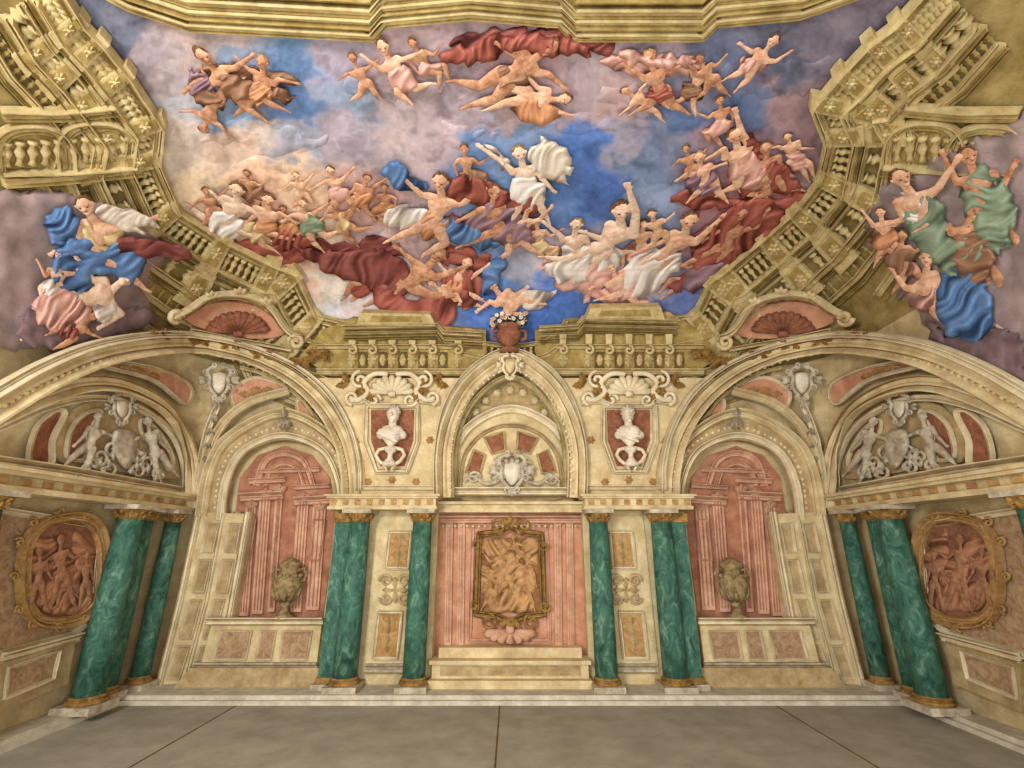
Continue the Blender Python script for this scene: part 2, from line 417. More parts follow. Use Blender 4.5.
# ------------------------------------------------ generic ornaments
def tubepx(path,r,d,curve=True,seg=7,taper=None):
    pts=cat(path,False,4) if curve else path
    n=len(pts); rr=[r*(1-(taper or 0)*i/(n-1)) for i in range(n)]
    return tubevf([P(x,y,d) for x,y in pts],rr,seg)
def spiral(cx,cy,R,a0,turns,sgn=1,n=22):
    o=[]
    for i in range(n):
        t=i/(n-1); a=math.radians(a0)+sgn*turns*2*math.pi*t; r=R*(1-.85*t); o.append((cx+r*math.cos(a),cy+r*math.sin(a)))
    return o
def leafvf(x,y,ang,L,d,h=.06,w=.35):
    a=math.radians(ang); ca,sa=math.cos(a),math.sin(a)
    poly=[(0,0),(.2,w*.7),(.32,w*.55),(.45,w),(.55,w*.6),(.7,w*.7),(1,0.0),(.7,-w*.7),(.55,-w*.6),(.45,-w),(.32,-w*.55),(.2,-w*.7)]
    n=len(poly); v=[P(x+(u*ca-q*sa)*L,y+(u*sa+q*ca)*L,d) for u,q in poly]
    mid=[P(x+u*ca*L,y+u*sa*L,d+h*(.4+math.sin(u*3.1)*.8)) for u in (0,.25,.5,.75,1.0)]
    v+=mid; f=[]
    mi=[0,0,1,2,2,3,4,3,2,2,1,1]
    for i in range(n):
        j=(i+1)%n; a_,b_=n+mi[i],n+mi[j]
        f.append((i,j,b_) if a_==b_ else (i,j,b_,a_))
    return v,f
def acanthus(acc,x,y,R,d,angs,h=.06):
    for a in angs: acc.add(leafvf(x,y,a,R,d,h))
def rosette(acc,x,y,R,d):
    for a in range(0,360,60): acc.add(leafvf(x,y,a,R,d,.025,.5))
    k=mpp(x,y)*R*.3; acc.add(ellvf(P(x,y,d+.02),Vector((k,0,0)),Vector((0,k,0)),Vector((0,0,k)),8,6))
def shellorn(name,cx,cy,rx,ry,a0,a1,d,m,n=9,parent=None):
    A=Acc()
    for k in range(n):
        a=math.radians(a0+(a1-a0)*k/(n-1)); p=[(cx+rx*t*math.cos(a),cy-ry*t*math.sin(a)) for t in (.12,.5,.85,1)]
        w_=mpp(cx,cy)*rx*abs(math.radians(a1-a0))/n*.5
        A.add(tubevf([P(x,y,d+q) for (x,y),q in zip(p,(.03,.06,.05,.0))],[w_*.25,w_*.6,w_*1.0,w_*.7],8))
    A.add(tubevf([P(cx-rx*.15,cy,d+.05),P(cx+rx*.15,cy,d+.05)],w_*.9,8))
    return A.make(name,m,parent,True)
def cartouche(cx,cy,R,d,m,m2,name='stucco_cartouche'):
    g=group(name); A=Acc(); k=mpp(cx,cy)
    for sg in (-1,1):
        A.add(tubepx([(cx+sg*x*R,cy+y*R) for x,y in [(.1,-.95),(.5,-.9),(.75,-.6),(.55,-.3),(.6,.1),(.5,.5),(.15,.9)]],R*k*.11,d+.05))
        for (x,y,q,a) in ((.85,-.62,.24,90),(.75,.35,.22,200),(.25,.98,.18,-90),(.3,-1.05,.2,60)):
            sp=spiral(cx+sg*x*R,cy+y*R,q*R,a if sg>0 else 180-a,1.3,sg); A.add(tubepx(sp,R*k*.07,d+.06,False,6,.5))
        acanthus(A,cx+sg*.75*R,cy-.1*R,.6*R,d+.03,[-20 if sg>0 else 200,20 if sg>0 else 160])
    acanthus(A,cx,cy+.9*R,.5*R,d+.03,[90,60,120])
    A.make('scrollwork',m,g,True)
    inflate('boss',[(cx-.42*R,cy-.5*R),(cx+.42*R,cy-.5*R),(cx+.4*R,cy+.3*R),(cx,cy+.75*R),(cx-.4*R,cy+.3*R)],d,.1,m2,g,edge=R*.3)
    return g

# ------------------------------------------------ back wall lower
g=group('altar_niche')
slab('pink_back_panel',par('438,512 583,512 588,655 432,655'),.01,.02,PINKB,g,sp=60)
for a,b in ((446,458),(566,554)):
    for q_ in (a,b):
        pl=[(q_,522),(q_+7,522),(q_+7+.03*(q_-510),646),(q_+.03*(q_-510),646)]
        slab('pilaster_strip',pl,.03,.05,PINKL,g); sweep('strip_groove',[(q_+3.5,526),(q_+3.5+.03*(q_-510),642)],mold(.05,.02),.08,PINKL,g,False,False)
sweep('inner_frame',par('473,524 546,524 549,640 470,640'),mold(.06,.04),.03,PINKL,g,True,False)
sweep('capital_strip',par('438,520 583,520'),mold(.12,.1),.03,PINKL,g,False,False)
beads(par('440,526 580,526'),6,.022,.12,False).make('dentils',CREAM,g)
A=Acc(); A.add(boxvf(-1.12,1.07,7.62,8,.1,.42)); A.add(boxvf(-1.05,1.0,7.74,8,.42,.56)); A.add(boxvf(-1.15,1.1,7.56,8,.38,.43)); A.add(boxvf(-1.15,1.1,7.5,8,.1,.2)); A.make('altar_step',CREAM,g)
A=Acc(); A.add(boxvf(-1.0,.95,7.6,7.65,.24,.35)); A.make('step_panel',CREAMD,g)
g=group('gilded_relief_painting')
slab('ground',par('481,538 538,538 541,612 478,612'),.06,.04,SEPBG,g)
sweep('frame',par('479,534 500,532 509,528 520,532 541,534 544,614 524,616 510,622 496,616 476,614')[::-1],mold(.09,.09),.07,BRASS,g,True,False,6)
for pts,a_ in (('486,596 504,586 522,590 536,604 530,611 490,611',20),('492,560 506,552 520,560 526,580 510,592 494,582',70),('482,540 500,538 512,546 500,556 484,554',0),('520,540 537,540 537,566 526,560',60),('514,570 532,566 537,588 522,596',110),('481,566 492,566 494,590 482,594',100)):
    inflate('relief_drapery',par(pts),.1,.05,D['sepia'],g,edge=4,fold=(a_,6,1),wob=4)
A=Acc()
for sg in (-1,1):
    A.add(tubepx(spiral(510+sg*14,526,9,90,1.3,sg),.02,.12,False)); A.add(tubepx(spiral(510+sg*22,622,9,-90,1.3,-sg),.02,.12,False))
    A.add(tubepx(spiral(510+sg*33,545,6,0,1.2,sg),.015,.12,False)); A.add(tubepx(spiral(510+sg*35,606,6,0,1.2,sg),.015,.12,False))
acanthus(A,510,528,14,.12,[-90,-130,-50]); acanthus(A,510,618,14,.12,[90,140,40]); A.make('crest',BRASS,g,True)
shellorn('pedestal_shell',510,630,26,12,200,340,.08,PINKL,7,g)
rr=random.Random(3)
for s in (0,1):
    q=(lambda p:p) if s==0 else mir
    qs=(lambda p:p) if s==0 else (lambda p:mir(p)[::-1])
    g=group('pier_panelling')
    sl=par('378,516 416,516 404,672 362,672')
    slab('pier_ground',q(sl),.27,.02,CREAM,g)
    for pp,mm in (('390,532 411,532 408,568 386,568',OCHRE),('379,612 402,612 397,658 374,658',OCHRE)):
        pl=par(pp); slab('ochre_panel',q(pl),.29,.02,mm,g); sweep('panel_frame',qs(pl),mold(.045,.045),.3,CREAML,g,True,False,8)
        c=np.mean(pl,0); A=Acc(); 
        for dy in (-10,0,10): acanthus(A,*q([(c[0]-dy*.1,c[1]+dy)])[0],8,.31,[90,-90],.03)
        A.make('panel_arabesque',CREAMD,g)
    A=Acc(); cx,cy=(395,590)
    cc=q([(cx,cy)])[0]
    for sg in (-1,1):
        for a in (0,1): A.add(tubepx(spiral(cc[0]+sg*9,cc[1]-9+a*17,7,0 if sg>0 else 180,1.4,sg*(1 if a else -1)),.018,.33,False))
    acanthus(A,cc[0],cc[1],13,.31,[-90,90,0,180],.08); A.make('cartouche',CREAMD,g,True)
    inflate('boss',[(cc[0]-8,cc[1]-8),(cc[0]+8,cc[1]-8),(cc[0]+7,cc[1]+8),(cc[0]-7,cc[1]+8)],.3,.06,CREAM,g,4)
    sweep('base_moulding',qs(par('366,668 404,668')),mold(.12,.08),.28,GREYS,g,False,False)

    g=group('arched_niche')
    slab('pink_back',q(par('222,622 234,520 240,478 258,455 285,446 312,455 330,478 336,520 322,622')),.005,.02,PINK,g)
    for (x0,x1,y0,y1) in ((246,256,502,616),(260,271,490,614),(276,283,486,612),(298,309,494,612),(313,326,504,610)):
        k=(y1-y0)*.07
        slab('pink_pilaster',q([(x0,y0),(x1,y0),(x1-k,y1),(x0-k,y1)]),.02,.06,PINKL,g)
        A=Acc()
        for j in range(3):
            xx=x0+2.5+j*(x1-x0-5)/2; A.add(tubevf([P(*q([(xx,y0+6)])[0],.085),P(*q([(xx-k*.95,y1-4)])[0],.085)],.010,6))
        A.make('fluting',PINK,g)
        A=Acc(); acanthus(A,*q([((x0+x1)/2,y0+6)])[0],9,.09,[-90,-140,-40],.04); A.make('pink_capital',PINKL,g)
    for y_,x0,x1,w_ in ((496,242,284,.14),(480,250,286,.09),(500,296,334,.14),(470,256,320,.07),(486,294,330,.07)):
        sweep('pink_cornice',qs([(x0,y_+2),(x1,y_)]),mold(w_,w_*.9),.04,PINKL,g,False,False)
    sweep('pink_vault_rib',qs(par('258,486 266,462 285,454 304,462 314,488')),mold(.1,.06),.03,PINKL,g)
    sweep('pink_vault_rib',qs(par('266,486 272,470 285,464 298,470 304,486')),mold(.06,.05),.03,PINKL,g)
    for pl in ('248,520 256,520 250,560 243,560','314,520 325,520 320,560 310,560'): sweep('pink_panel_frame',qs(par(pl)),mold(.03,.03),.08,PINKL,g,True,False)
    sweep('pink_side_edge',qs(par('240,512 228,618')),mold(.14,.12),.02,PINKL,g,False,False)
    g=group('niche_parapet')
    slab('parapet',q(par('212,622 322,622 316,668 200,668')),.05,.3,CREAM,g)
    sweep('coping',qs(par('208,621 324,621')),mold(.1,.1),.33,CREAML,g,False,False)
    sweep('plinth',qs(par('196,668 318,668')),mold(.16,.1),.33,GREYS,g,False,False)
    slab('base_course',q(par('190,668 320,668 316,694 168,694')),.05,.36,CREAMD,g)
    for pl in ('222,631 252,631 246,659 214,659','262,631 276,631 271,659 256,659','284,631 312,631 307,659 280,659'):
        pl=par(pl); slab('marble_inset',q(pl),.35,.02,MARB,g); sweep('inset_frame',qs(pl),mold(.03,.03),.36,CREAML,g,True,False)
    g=group('jamb_pilaster')
    slab('pier',q(par('196,512 250,514 243,560 232,622 206,692 158,690')),.08,.16,CREAM,g,sp=18)
    sweep('pier_edge',qs(par('249,512 241,560 230,622 206,692')),mold(.1,.08),.22,CREAML,g,False,False)
    sweep('pier_edge',qs(par('200,514 182,600 160,688')),mold(.1,.08),.22,CREAML,g,False,False)
    sweep('pier_edge',qs(par('224,516 208,600 186,684')),mold(.05,.05),.23,CREAML,g,False,False)
    for pl in ('208,524 219,524 213,552 202,552','230,524 241,524 236,552 226,552','200,560 211,560 204,592 193,592','224,560 234,560 228,592 217,592','191,600 202,600 192,638 180,638','215,600 225,600 214,638 204,638','178,646 190,646 180,678 168,678','202,646 211,646 202,676 192,676'):
        pl=par(pl); slab('panel',q(pl),.24,.015,CREAMD,g); sweep('panel_frame',qs(pl),mold(.03,.035),.25,CREAML,g,True,False)
    bx_,by_=q([(283,618)])[0]; Yp=7.72
    r=ray(bx_,by_); p=CAM+r*(Yp/r.y); r2=ray(bx_,556); H=(CAM+r2*(Yp/r2.y)).z-p.z
    g=group('stone_urn'); x_,z_=p.x,p.z-.02
    pr=[(.16,0),(.16,.05),(.1,.08),(.06,.14),(.05,.2),(.09,.24),(.07,.28),(.14,.34),(.2,.44),(.215,.56),(.2,.66),(.13,.74),(.12,.8),(.17,.86),(.17,.9),(.1,.95),(.04,1.0)]
    A=Acc(); A.add(lathevf(x_,Yp,[(a*.95,z_+b*H) for a,b in pr],28)); A.make('body',URNM,g,True)
    A=Acc()
    for sg in (-1,1):
        A.add(tubevf([Vector((x_+sg*a,Yp,z_+b*H)) for a,b in ((.12,.78),(.22,.82),(.26,.72),(.24,.62),(.19,.6))],.018,8))
    for k in range(10):
        a=k*.628; A.add(tubevf([Vector((x_+math.cos(a)*rr_,Yp+math.sin(a)*rr_,z_+b*H)) for rr_,b in ((.1,.3),(.18,.4),(.205,.5))],[.03,.03,.01],6))
        A.add(ellvf(Vector((x_+math.cos(a)*.17,Yp+math.sin(a)*.17,z_+.7*H)),Vector((.035,0,0)),Vector((0,.035,0)),Vector((0,0,.03)),8,6))
    A.make('handles_and_gadroons',URNM,g,True)

    g=group('niche_arch')
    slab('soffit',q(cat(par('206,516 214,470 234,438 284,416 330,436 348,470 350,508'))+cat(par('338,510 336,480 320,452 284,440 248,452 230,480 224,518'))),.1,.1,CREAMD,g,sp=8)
    sweep('archivolt_inner',qs(par('222,520 228,480 246,450 284,436 322,450 338,480 340,512')),mold(.1,.08),.2,CREAML,g)
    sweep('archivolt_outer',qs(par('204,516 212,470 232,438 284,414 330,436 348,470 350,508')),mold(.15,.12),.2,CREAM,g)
    beads(q(par('214,518 220,474 240,444 284,427 326,443 342,474 345,508')),6,.026,.2).make('bead_course',CREAML,g,True)

    g=group('corner_vault_arch')
    big=par('353,502 351,470 342,436 320,402 286,374 240,354 190,345 140,347 90,357 40,378 0,400 -40,424')
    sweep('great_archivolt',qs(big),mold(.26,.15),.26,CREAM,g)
    big2=par('360,490 359,462 350,428 328,392 292,364 244,344 190,334 138,336 86,346 36,366 -4,388 -44,412')
    sweep('great_archivolt_lip',qs(big2),mold(.09,.12),.3,CREAML,g)
    beads(q(par('348,500 346,470 337,438 315,406 282,380 238,361 190,352 142,354 92,364 42,385 2,407')),8,.028,.34).make('bead_course',GOLDL,g,True)
    a2=par('198,508 194,470 182,434 160,405 120,386 80,384 38,396 0,412 -40,430')
    sweep('wall_arch',qs(a2),mold(.2,.12),.2,CREAM,g)
    sweep('wall_arch_inner',qs(par('186,492 182,460 170,434 148,414 116,400 80,398 38,408 0,424 -40,440')),mold(.09,.08),.12,CREAML,g)
    sweep('vault_rib',qs(par('200,506 208,462 222,428 250,404 290,392')),mold(.13,.1),.16,CREAM,g)
    sweep('vault_rib',qs(par('199,500 206,440 219,404')),mold(.1,.1),.18,CREAML,g)
    sweep('vault_rib',qs(par('240,368 266,376 300,398 322,428')),mold(.06,.06),.14,GOLDL,g)
    for pl in ('232,392 258,378 290,392 262,398 240,410','300,400 322,425 334,452 318,432 300,414','190,386 160,370 120,362 100,366 150,380 184,404'):
        slab('vault_panel',q(par(pl)),.1,.03,PINKB,g,True,10); sweep('vault_panel_frame',qs(par(pl)),mold(.05,.05),.12,CREAML,g,True)
    A=Acc()
    for x,y,a in ((150,374,200),(130,368,190),(262,390,0),(250,394,180),(318,424,60)): acanthus(A,*q([(x,y)])[0],12,.14,[a if s==0 else 180-a,(a+180) if s==0 else -a],.04)
    A.make('vault_foliage',OCHRE,g)
    c1=q([(284,418)])[0]; 
    A=Acc(); acanthus(A,*c1,12,.3,[90,60,120,-90],.08); A.make('keystone_leaf',GREYS,g)
    c1=q([(219,382)])[0]; cartouche(c1[0],c1[1],16,.24,GREYS,WHITE)
    A=Acc()
    for t in range(5): acanthus(A,*q([(216-t*3,400+t*14)])[0],10-t,.24,[90,60,120],.05)
    A.make('pendant_drop',GREYS,g)
    g=group('lunette_trophy')
    slab('ground',q(par('60,462 62,428 84,404 118,402 150,418 172,448 178,478 120,472')),.04,.03,CREAMD,g,True,10)
    for pl in ('66,456 70,430 84,414 98,412 88,432 84,458','140,420 156,432 170,456 168,470 156,448 142,436','28,462 34,430 52,412 62,414 50,440 48,464'):
        slab('red_panel',q(par(pl)),.07,.02,RED,g,True,10); sweep('panel_frame',qs(par(pl)),mold(.05,.05),.08,CREAML,g,True)
    A=Acc()
    for sg in (-1,1):
        for dx,dy,R_,a_ in ((12,26,9,0),(24,34,8,90),(34,42,7,30),(14,44,8,180)):
            x,y=124+sg*dx,426+dy+sg*dx*.12; x,y=q([(x,y)])[0]; A.add(tubepx(spiral(x,y,R_,a_,1.3,sg if s==0 else -sg,16),.028,.14,False,6,.5)); acanthus(A,x,y,11,.12,[a_,a_+80],.06)
    A.make('trophy_scrolls',GREYS,g,True)
    inflate('trophy_shield',q(par('114,430 134,432 138,452 126,470 112,450')),.1,.14,GREYS,g,edge=7)
    c1=q([(122,408)])[0]; cartouche(c1[0],c1[1],14,.14,GREYS,WHITE)
    sweep('lunette_sill',qs(par('-30,460 60,472 120,482 192,494')),mold(.14,.12),.1,CREAML,g,False,False)
    A=Acc()
    for k in range(14): acanthus(A,*q([(20+k*12.5,470+k*1.9)])[0],6,.12,[60,120],.03)
    A.make('leaf_frieze',OCHRE,g)

    g=group('framed_relief_painting')
    slab('panel_ground',q(par('-30,500 100,522 104,540 94,620 72,640 -30,668')),.03,.03,MARB,g,sp=14)
    def se(a,rx,ry): 
        ca_,sa_=math.cos(a),math.sin(a); return (60+rx*math.copysign(abs(ca_)**.75,ca_),570+ry*math.copysign(abs(sa_)**.75,sa_)-7*ca_)
    ov=[se(a,40,52) for a in np.linspace(0,2*math.pi,28,endpoint=False)]
    slab('relief_ground',q(ov),.06,.03,REDBG,g,sp=10); sweep('frame',qs(ov),mold(.12,.1),.08,OCHRE,g,True)
    for pts,a_ in (('30,590 56,578 84,584 96,600 80,612 44,612',20),('28,546 48,536 60,552 50,570 30,572',60),('74,532 92,544 96,566 84,578 72,560',100),('52,560 76,562 80,586 58,592',80)):
        inflate('relief_drapery',q(par(pts)),.09,.05,D['sepred'],g,edge=5,fold=(a_,7,1),wob=5)
    sweep('outer_frame',qs(par('-30,506 98,526 90,618 70,634 -30,662')),mold(.07,.06),.06,CREAML,g,False,False)
    A=Acc()
    for a in np.linspace(0,2*math.pi,12,endpoint=False):
        pt=q([se(a,45,57)])[0]; A.add(tubepx(spiral(pt[0],pt[1],5,math.degrees(a),1.2),.014,.13,False)); acanthus(A,*pt,7,.1,[math.degrees(a)+90,math.degrees(a)-90],.03)
    A.make('frame_scrolls',OCHRE,g,True)
    g=group('wall_dado')
    slab('dado',q(par('0,662 76,640 68,684 0,712')),.05,.1,CREAMD,g); sweep('dado_rail',qs(par('0,658 78,637')),mold(.1,.08),.12,CREAML,g,False,False)
    slab('dado_inset',q(par('8,668 58,652 52,678 4,698')),.15,.02,MARB,g); sweep('inset_frame',qs(par('8,668 58,652 52,678 4,698')),mold(.04,.03),.16,CREAML,g,True,False)

    g=group('spandrel')
    sp_=par('356,496 354,468 346,436 326,402 300,378 478,378 462,400 454,430 452,496')
    slab('spandrel_wall',q(sp_),.1,.18,CREAM,g,sp=24)
    slab('niche_ground',q(par('371,410 414,410 413,440 404,466 380,466 371,440')),.28,.02,RED,g)
    sweep('niche_frame',qs(par('367,407 418,407 418,442 407,472 377,472 366,442')),mold(.07,.07),.29,CREAML,g,True,False)
    sweep('spandrel_inner_line',qs(par('364,488 362,462 352,430 338,408')),mold(.05,.04),.28,GOLDL,g)
    sweep('spandrel_inner_line',qs(par('442,488 444,440 452,404')),mold(.05,.04),.28,GOLDL,g)
    sweep('spandrel_base',qs(par('358,488 446,488')),mold(.07,.06),.28,CREAML,g,False,False)
    sweep('cartouche_cornice',qs(par('346,404 366,402 372,407 412,407 420,402 440,404')),mold(.07,.1),.3,CREAML,g,False,False)
    A=Acc()
    for x,y in ((368,482),(392,480),(416,482),(356,442),(430,440)): rosette(A,*q([(x,y)])[0],4.5,.28)
    A.make('rosettes',OCHRE,g)
    c1=q([(392,396)])[0]
    A=Acc()
    for sg in (-1,1):
        A.add(tubepx([(c1[0]+sg*x,c1[1]+y) for x,y in ((4,-22),(18,-22),(28,-13),(24,-4),(34,4),(42,2))],.045,.36))
        A.add(tubepx(spiral(c1[0]+sg*32,c1[1]-16,9,-90,1.4,sg),.03,.36,False))
        A.add(tubepx(spiral(c1[0]+sg*40,c1[1]+2,7,90,1.4,-sg),.03,.36,False))
        A.add(tubepx(spiral(c1[0]+sg*18,c1[1]+4,7,0,1.3,sg),.025,.34,False))
    A.make('cartouche_scrolls',CREAML,g,True)
    A=Acc()
    for sg in (-1,1):
        acanthus(A,c1[0]+sg*24,c1[1]-8,15,.34,[-30 if sg>0 else 210,20 if sg>0 else 160,80])
        acanthus(A,c1[0]+sg*44,c1[1]-12,13,.3,[-70 if sg>0 else 250,10 if sg>0 else 170])
    A.make('gilded_leaves',BRASS,g)
    shellorn('shell',c1[0],c1[1]-2,22,18,10,170,.32,CREAML,9,g)
    # bust
    g=group('marble_bust'); bx_=q([(392,0)])[0][0]
    p=P(bx_,432,.42); k=mpp(bx_,440); Z=Vector((0,0,1)); X=Vector((1,0,0)); Y_=Vector((0,-1,0)); U=k*50
    A=Acc(); A.add(ellvf(p+Z*U*.34,X*U*.115,Y_*U*.135,Z*U*.165,16,12)); A.add(capsule(p+Z*U*.02,p+Z*U*.24,U*.085,U*.07))
    A.add(capsule(p-X*U*.2-Z*U*.06,p-X*U*.06+Z*U*.04,U*.085,U*.08)); A.add(capsule(p+X*U*.2-Z*U*.06,p+X*U*.06+Z*U*.04,U*.085,U*.08))
    A.add(capsule(p-Z*U*.02-X*U*.08,p-Z*U*.26,U*.15,U*.05)); A.add(capsule(p-Z*U*.02+X*U*.08,p-Z*U*.26,U*.15,U*.05))
    A.add(capsule(p+Z*U*.37+Y_*U*.12,p+Z*U*.30+Y_*U*.165,U*.014,U*.026)); A.add(capsule(p+Z*U*.22+Y_*U*.07,p+Z*U*.2+Y_*U*.09,U*.045,U*.045))
    A.add(capsule(p+Z*U*.395-X*U*.06+Y_*U*.11,p+Z*U*.395+X*U*.06+Y_*U*.11,U*.022,U*.022))
    A.add(capsule(p-X*U*.24-Z*U*.04+Y_*U*.08,p+X*U*.12-Z*U*.2+Y_*U*.12,U*.035,U*.03)); A.add(capsule(p-X*U*.22+Z*U*.02+Y_*U*.06,p+X*U*.16-Z*U*.12+Y_*U*.14,U*.028,U*.026))
    o=A.make('figure',WHITE,g,True); rm=o.modifiers.new('r','REMESH'); rm.mode='VOXEL'; rm.voxel_size=.01; rm.use_smooth_shade=True
    A=Acc()
    for i in range(34):
        a=rr.uniform(0,1.7); b=rr.uniform(0,6.28); dd=Vector((math.cos(b)*math.sin(a)*.115,math.sin(b)*math.sin(a)*.12,math.cos(a)*.15))*U
        if dd.y<-.05*U and dd.z<.09*U: continue
        A.add(ellvf(p+Z*U*.37+dd,X*U*.032,Y_*U*.032,Z*U*.034,7,5))
    A.make('curled_hair',GREYS,g,True)
    A=Acc(); A.add(lathevf(p.x,p.y,[(U*a,p.z+U*b) for a,b in ((.10,-.66),(.15,-.62),(.12,-.58),(.05,-.5),(.045,-.42),(.1,-.37),(.13,-.33),(.06,-.28),(.05,-.24))],20))
    A.make('socle',WHITE,g,True)
    A=Acc()
    for sg in (-1,1): A.add(tubevf([p+X*U*sg*a+Z*U*b for a,b in ((.06,-.3),(.22,-.34),(.27,-.44),(.2,-.55),(.1,-.62),(.03,-.74))],[U*.035]*5+[U*.015],8))
    A.make('bracket',CREAML,g,True)

# ------------------------------------------------ central arch
g=group('central_arch')
ca=par('446,498 446,450 456,412 476,382 510,362 544,382 564,412 575,450 575,498')
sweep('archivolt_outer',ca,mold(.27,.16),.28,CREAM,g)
sweep('archivolt_lip',par('437,496 438,446 448,404 472,370 510,350 549,370 572,404 583,446 584,496'),mold(.07,.12),.3,CREAML,g)
sweep('archivolt_inner',par('455,490 456,450 464,420 482,394 510,378 538,394 556,420 564,450 565,490'),mold(.07,.1),.2,GOLDL,g)
beads(par('450,498 451,450 460,415 479,387 510,369 541,387 560,415 570,450 571,498'),7,.026,.38).make('bead_course',CREAML,g,True)
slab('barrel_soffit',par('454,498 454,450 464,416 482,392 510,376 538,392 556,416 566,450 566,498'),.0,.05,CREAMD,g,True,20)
A=Acc()
for k in range(9):
    a=math.radians(22+136*k/8); w_=4.5
    x,y=510-44*math.cos(a),450-60*math.sin(a)
    A.add(slabvf([(x-w_,y-5),(x+w_,y-5),(x+w_,y+5),(x-w_,y+5)],.05,.02,False,20,12))
A.make('coffers',GOLD,g)
A=Acc()
for k in range(9):
    a=math.radians(22+136*k/8); x,y=510-44*math.cos(a),450-60*math.sin(a); rosette(A,x,y,4,.08)
A.make('coffer_rosettes',CREAML,g)
g=group('lunette_overdoor')
slab('lunette_ground',cat(par('450,492 452,460 466,432 488,416 511,410 534,416 556,432 570,460 572,492')),.05,.08,CREAM,g,sp=20)
sweep('lunette_arch',par('450,492 452,460 466,432 488,416 511,410 534,416 556,432 570,460 572,492'),mold(.13,.11),.13,CREAML,g)
sweep('lunette_arch_inner',par('460,488 464,458 478,438 496,428 511,426 526,428 544,438 558,458 562,488'),mold(.06,.06),.13,CREAMD,g)
for pl in ('466,472 474,450 485,455 480,474','484,438 504,432 505,450 492,454','538,438 518,432 517,450 530,454','556,472 548,450 537,455 542,474'):
    slab('red_panel',par(pl),.13,.02,RED,g,sp=10); sweep('panel_frame',par(pl),mold(.04,.04),.14,GOLDL,g,True,False)
shellorn('shell',512,478,20,20,0,180,.16,GREYS,11,g)
cartouche(512,472,18,.2,GREYS,WHITE)
A=Acc()
for sg in (-1,1):
    A.add(tubepx([(512+sg*a,y) for a,y in ((12,480),(26,484),(40,476),(48,482))],.035,.2,True,7,.5)); A.add(tubepx(spiral(512+sg*38,478,7,0,1.3,sg),.022,.2,False))
A.make('volutes',GREYS,g,True)
sweep('lunette_sill',par('448,492 574,492'),mold(.12,.14),.14,CREAML,g,False,False)

# ------------------------------------------------ golden painted architecture around the sky
LP=par('60,-20 84,20 104,40 130,72 163,122 158,160 178,208 226,238 274,262 298,272 318,314 352,322')
RP=par('930,-20 895,20 868,40 838,72 812,104 826,140 818,178 792,210 762,236 722,270 708,280 692,314 660,318')
TOPP=par('60,-34 130,4 190,24 372,34 384,20 470,12 560,20 574,34 702,34 716,20 800,12 930,-34')
def offset(path,o,side):
    out=[];n=len(path)
    for i in range(n):
        a=np.array(path[max(i-1,0)]);b=np.array(path[min(i+1,n-1)]);t=b-a;t=t/np.linalg.norm(t)
        nn=np.array((-t[1],t[0]))*side; out.append(tuple(np.array(path[i])+nn*o))
    return out
def balrow(acc,p1,p2,gap,d,r):
    L1=np.cumsum([0]+[math.dist(p1[i],p1[i+1]) for i in range(len(p1)-1)])
    for s_ in np.arange(gap/2,L1[-1],gap):
        t=np.interp(s_,L1,np.arange(len(p1))); i=min(int(t),len(p1)-2); f_=t-i
        A_=np.array(p1[i])*(1-f_)+np.array(p1[i+1])*f_; B_=np.array(p2[i])*(1-f_)+np.array(p2[i+1])*f_
        pts=[P(*(A_*(1-u)+B_*u),d) for u in (0,.12,.2,.45,.7,.85,1)]
        acc.add(tubevf(pts,[r*k for k in (1.1,1.1,.5,1.25,.7,.6,1.1)],7))
def frame(path,side,name='gilded_balustrade_frieze'):
    g=group(name)
    of=lambda o:offset(path,o,side)
    for o,w_,h_,d_,m_ in ((2,.09,.12,.06,GOLDL),(8,.07,.07,.04,GOLDL),(31,.09,.12,.05,GOLDL),(37,.06,.06,.04,GOLD),(43,.05,.08,.04,GOLDL),(66,.12,.13,.04,GOLDL),(74,.06,.07,.03,GOLD),(94,.09,.09,.02,GOLDL),(102,.05,.06,.02,GOLD),(122,.10,.09,.0,GOLDL),(130,.05,.06,.0,GOLD)):
        p=of(o)
        if o>110: p=p[3:8]
        sweep('moulding',p if side>0 else p[::-1],mold(w_,h_),d_,m_,g,False,False,8)
    p1,p2=of(12),of(28)
    slab('balustrade_ground',list(p1)+list(p2)[::-1],.01,.015,GOLDD,g,sp=12,step=8)
    A=Acc(); balrow(A,p1,p2,7.5,.07,.038); A.make('balusters',GOLDL,g,True)
    p1,p2=of(46),of(62); A=Acc();B=Acc()
    balrow(A,p1,p2,19,.05,.055); A.make('consoles',GOLDL,g,True)
    p1,p2=of(78),of(91); balrow(B,p1,p2,10,.03,.02); B.make('dentils',GOLD,g)
    C=Acc();E=Acc();G=Acc()
    a0,a1,a2=of(-1),of(38),of(80)
    for i in range(1,len(path)-1):
        t=np.array(path[i+1])-np.array(path[i-1]); t=t/np.linalg.norm(t)
        for A_,B_,w_,dd in ((a0[i],a1[i],8,.1),(a1[i],a2[i],11,.07)):
            A_=np.array(A_);B_=np.array(B_); poly=[tuple(A_-t*w_),tuple(A_+t*w_),tuple(B_+t*w_*1.2),tuple(B_-t*w_*1.2)]
            C.add(slabvf(poly,.03,dd,False,20,12))
            c=(A_+B_)/2; pl=[tuple(c+(np.array(x)-c)*.62) for x in poly]; E.add(slabvf(pl,.03+dd,.015,False,20,12))
            rosette(G,c[0],c[1],7,.05+dd)
    C.make('pedestal_piers',GOLDL,g); E.make('pier_insets',GOLD,g); G.make('pier_rosettes',GOLDL,g)
frame(LP,1); frame(RP,-1)
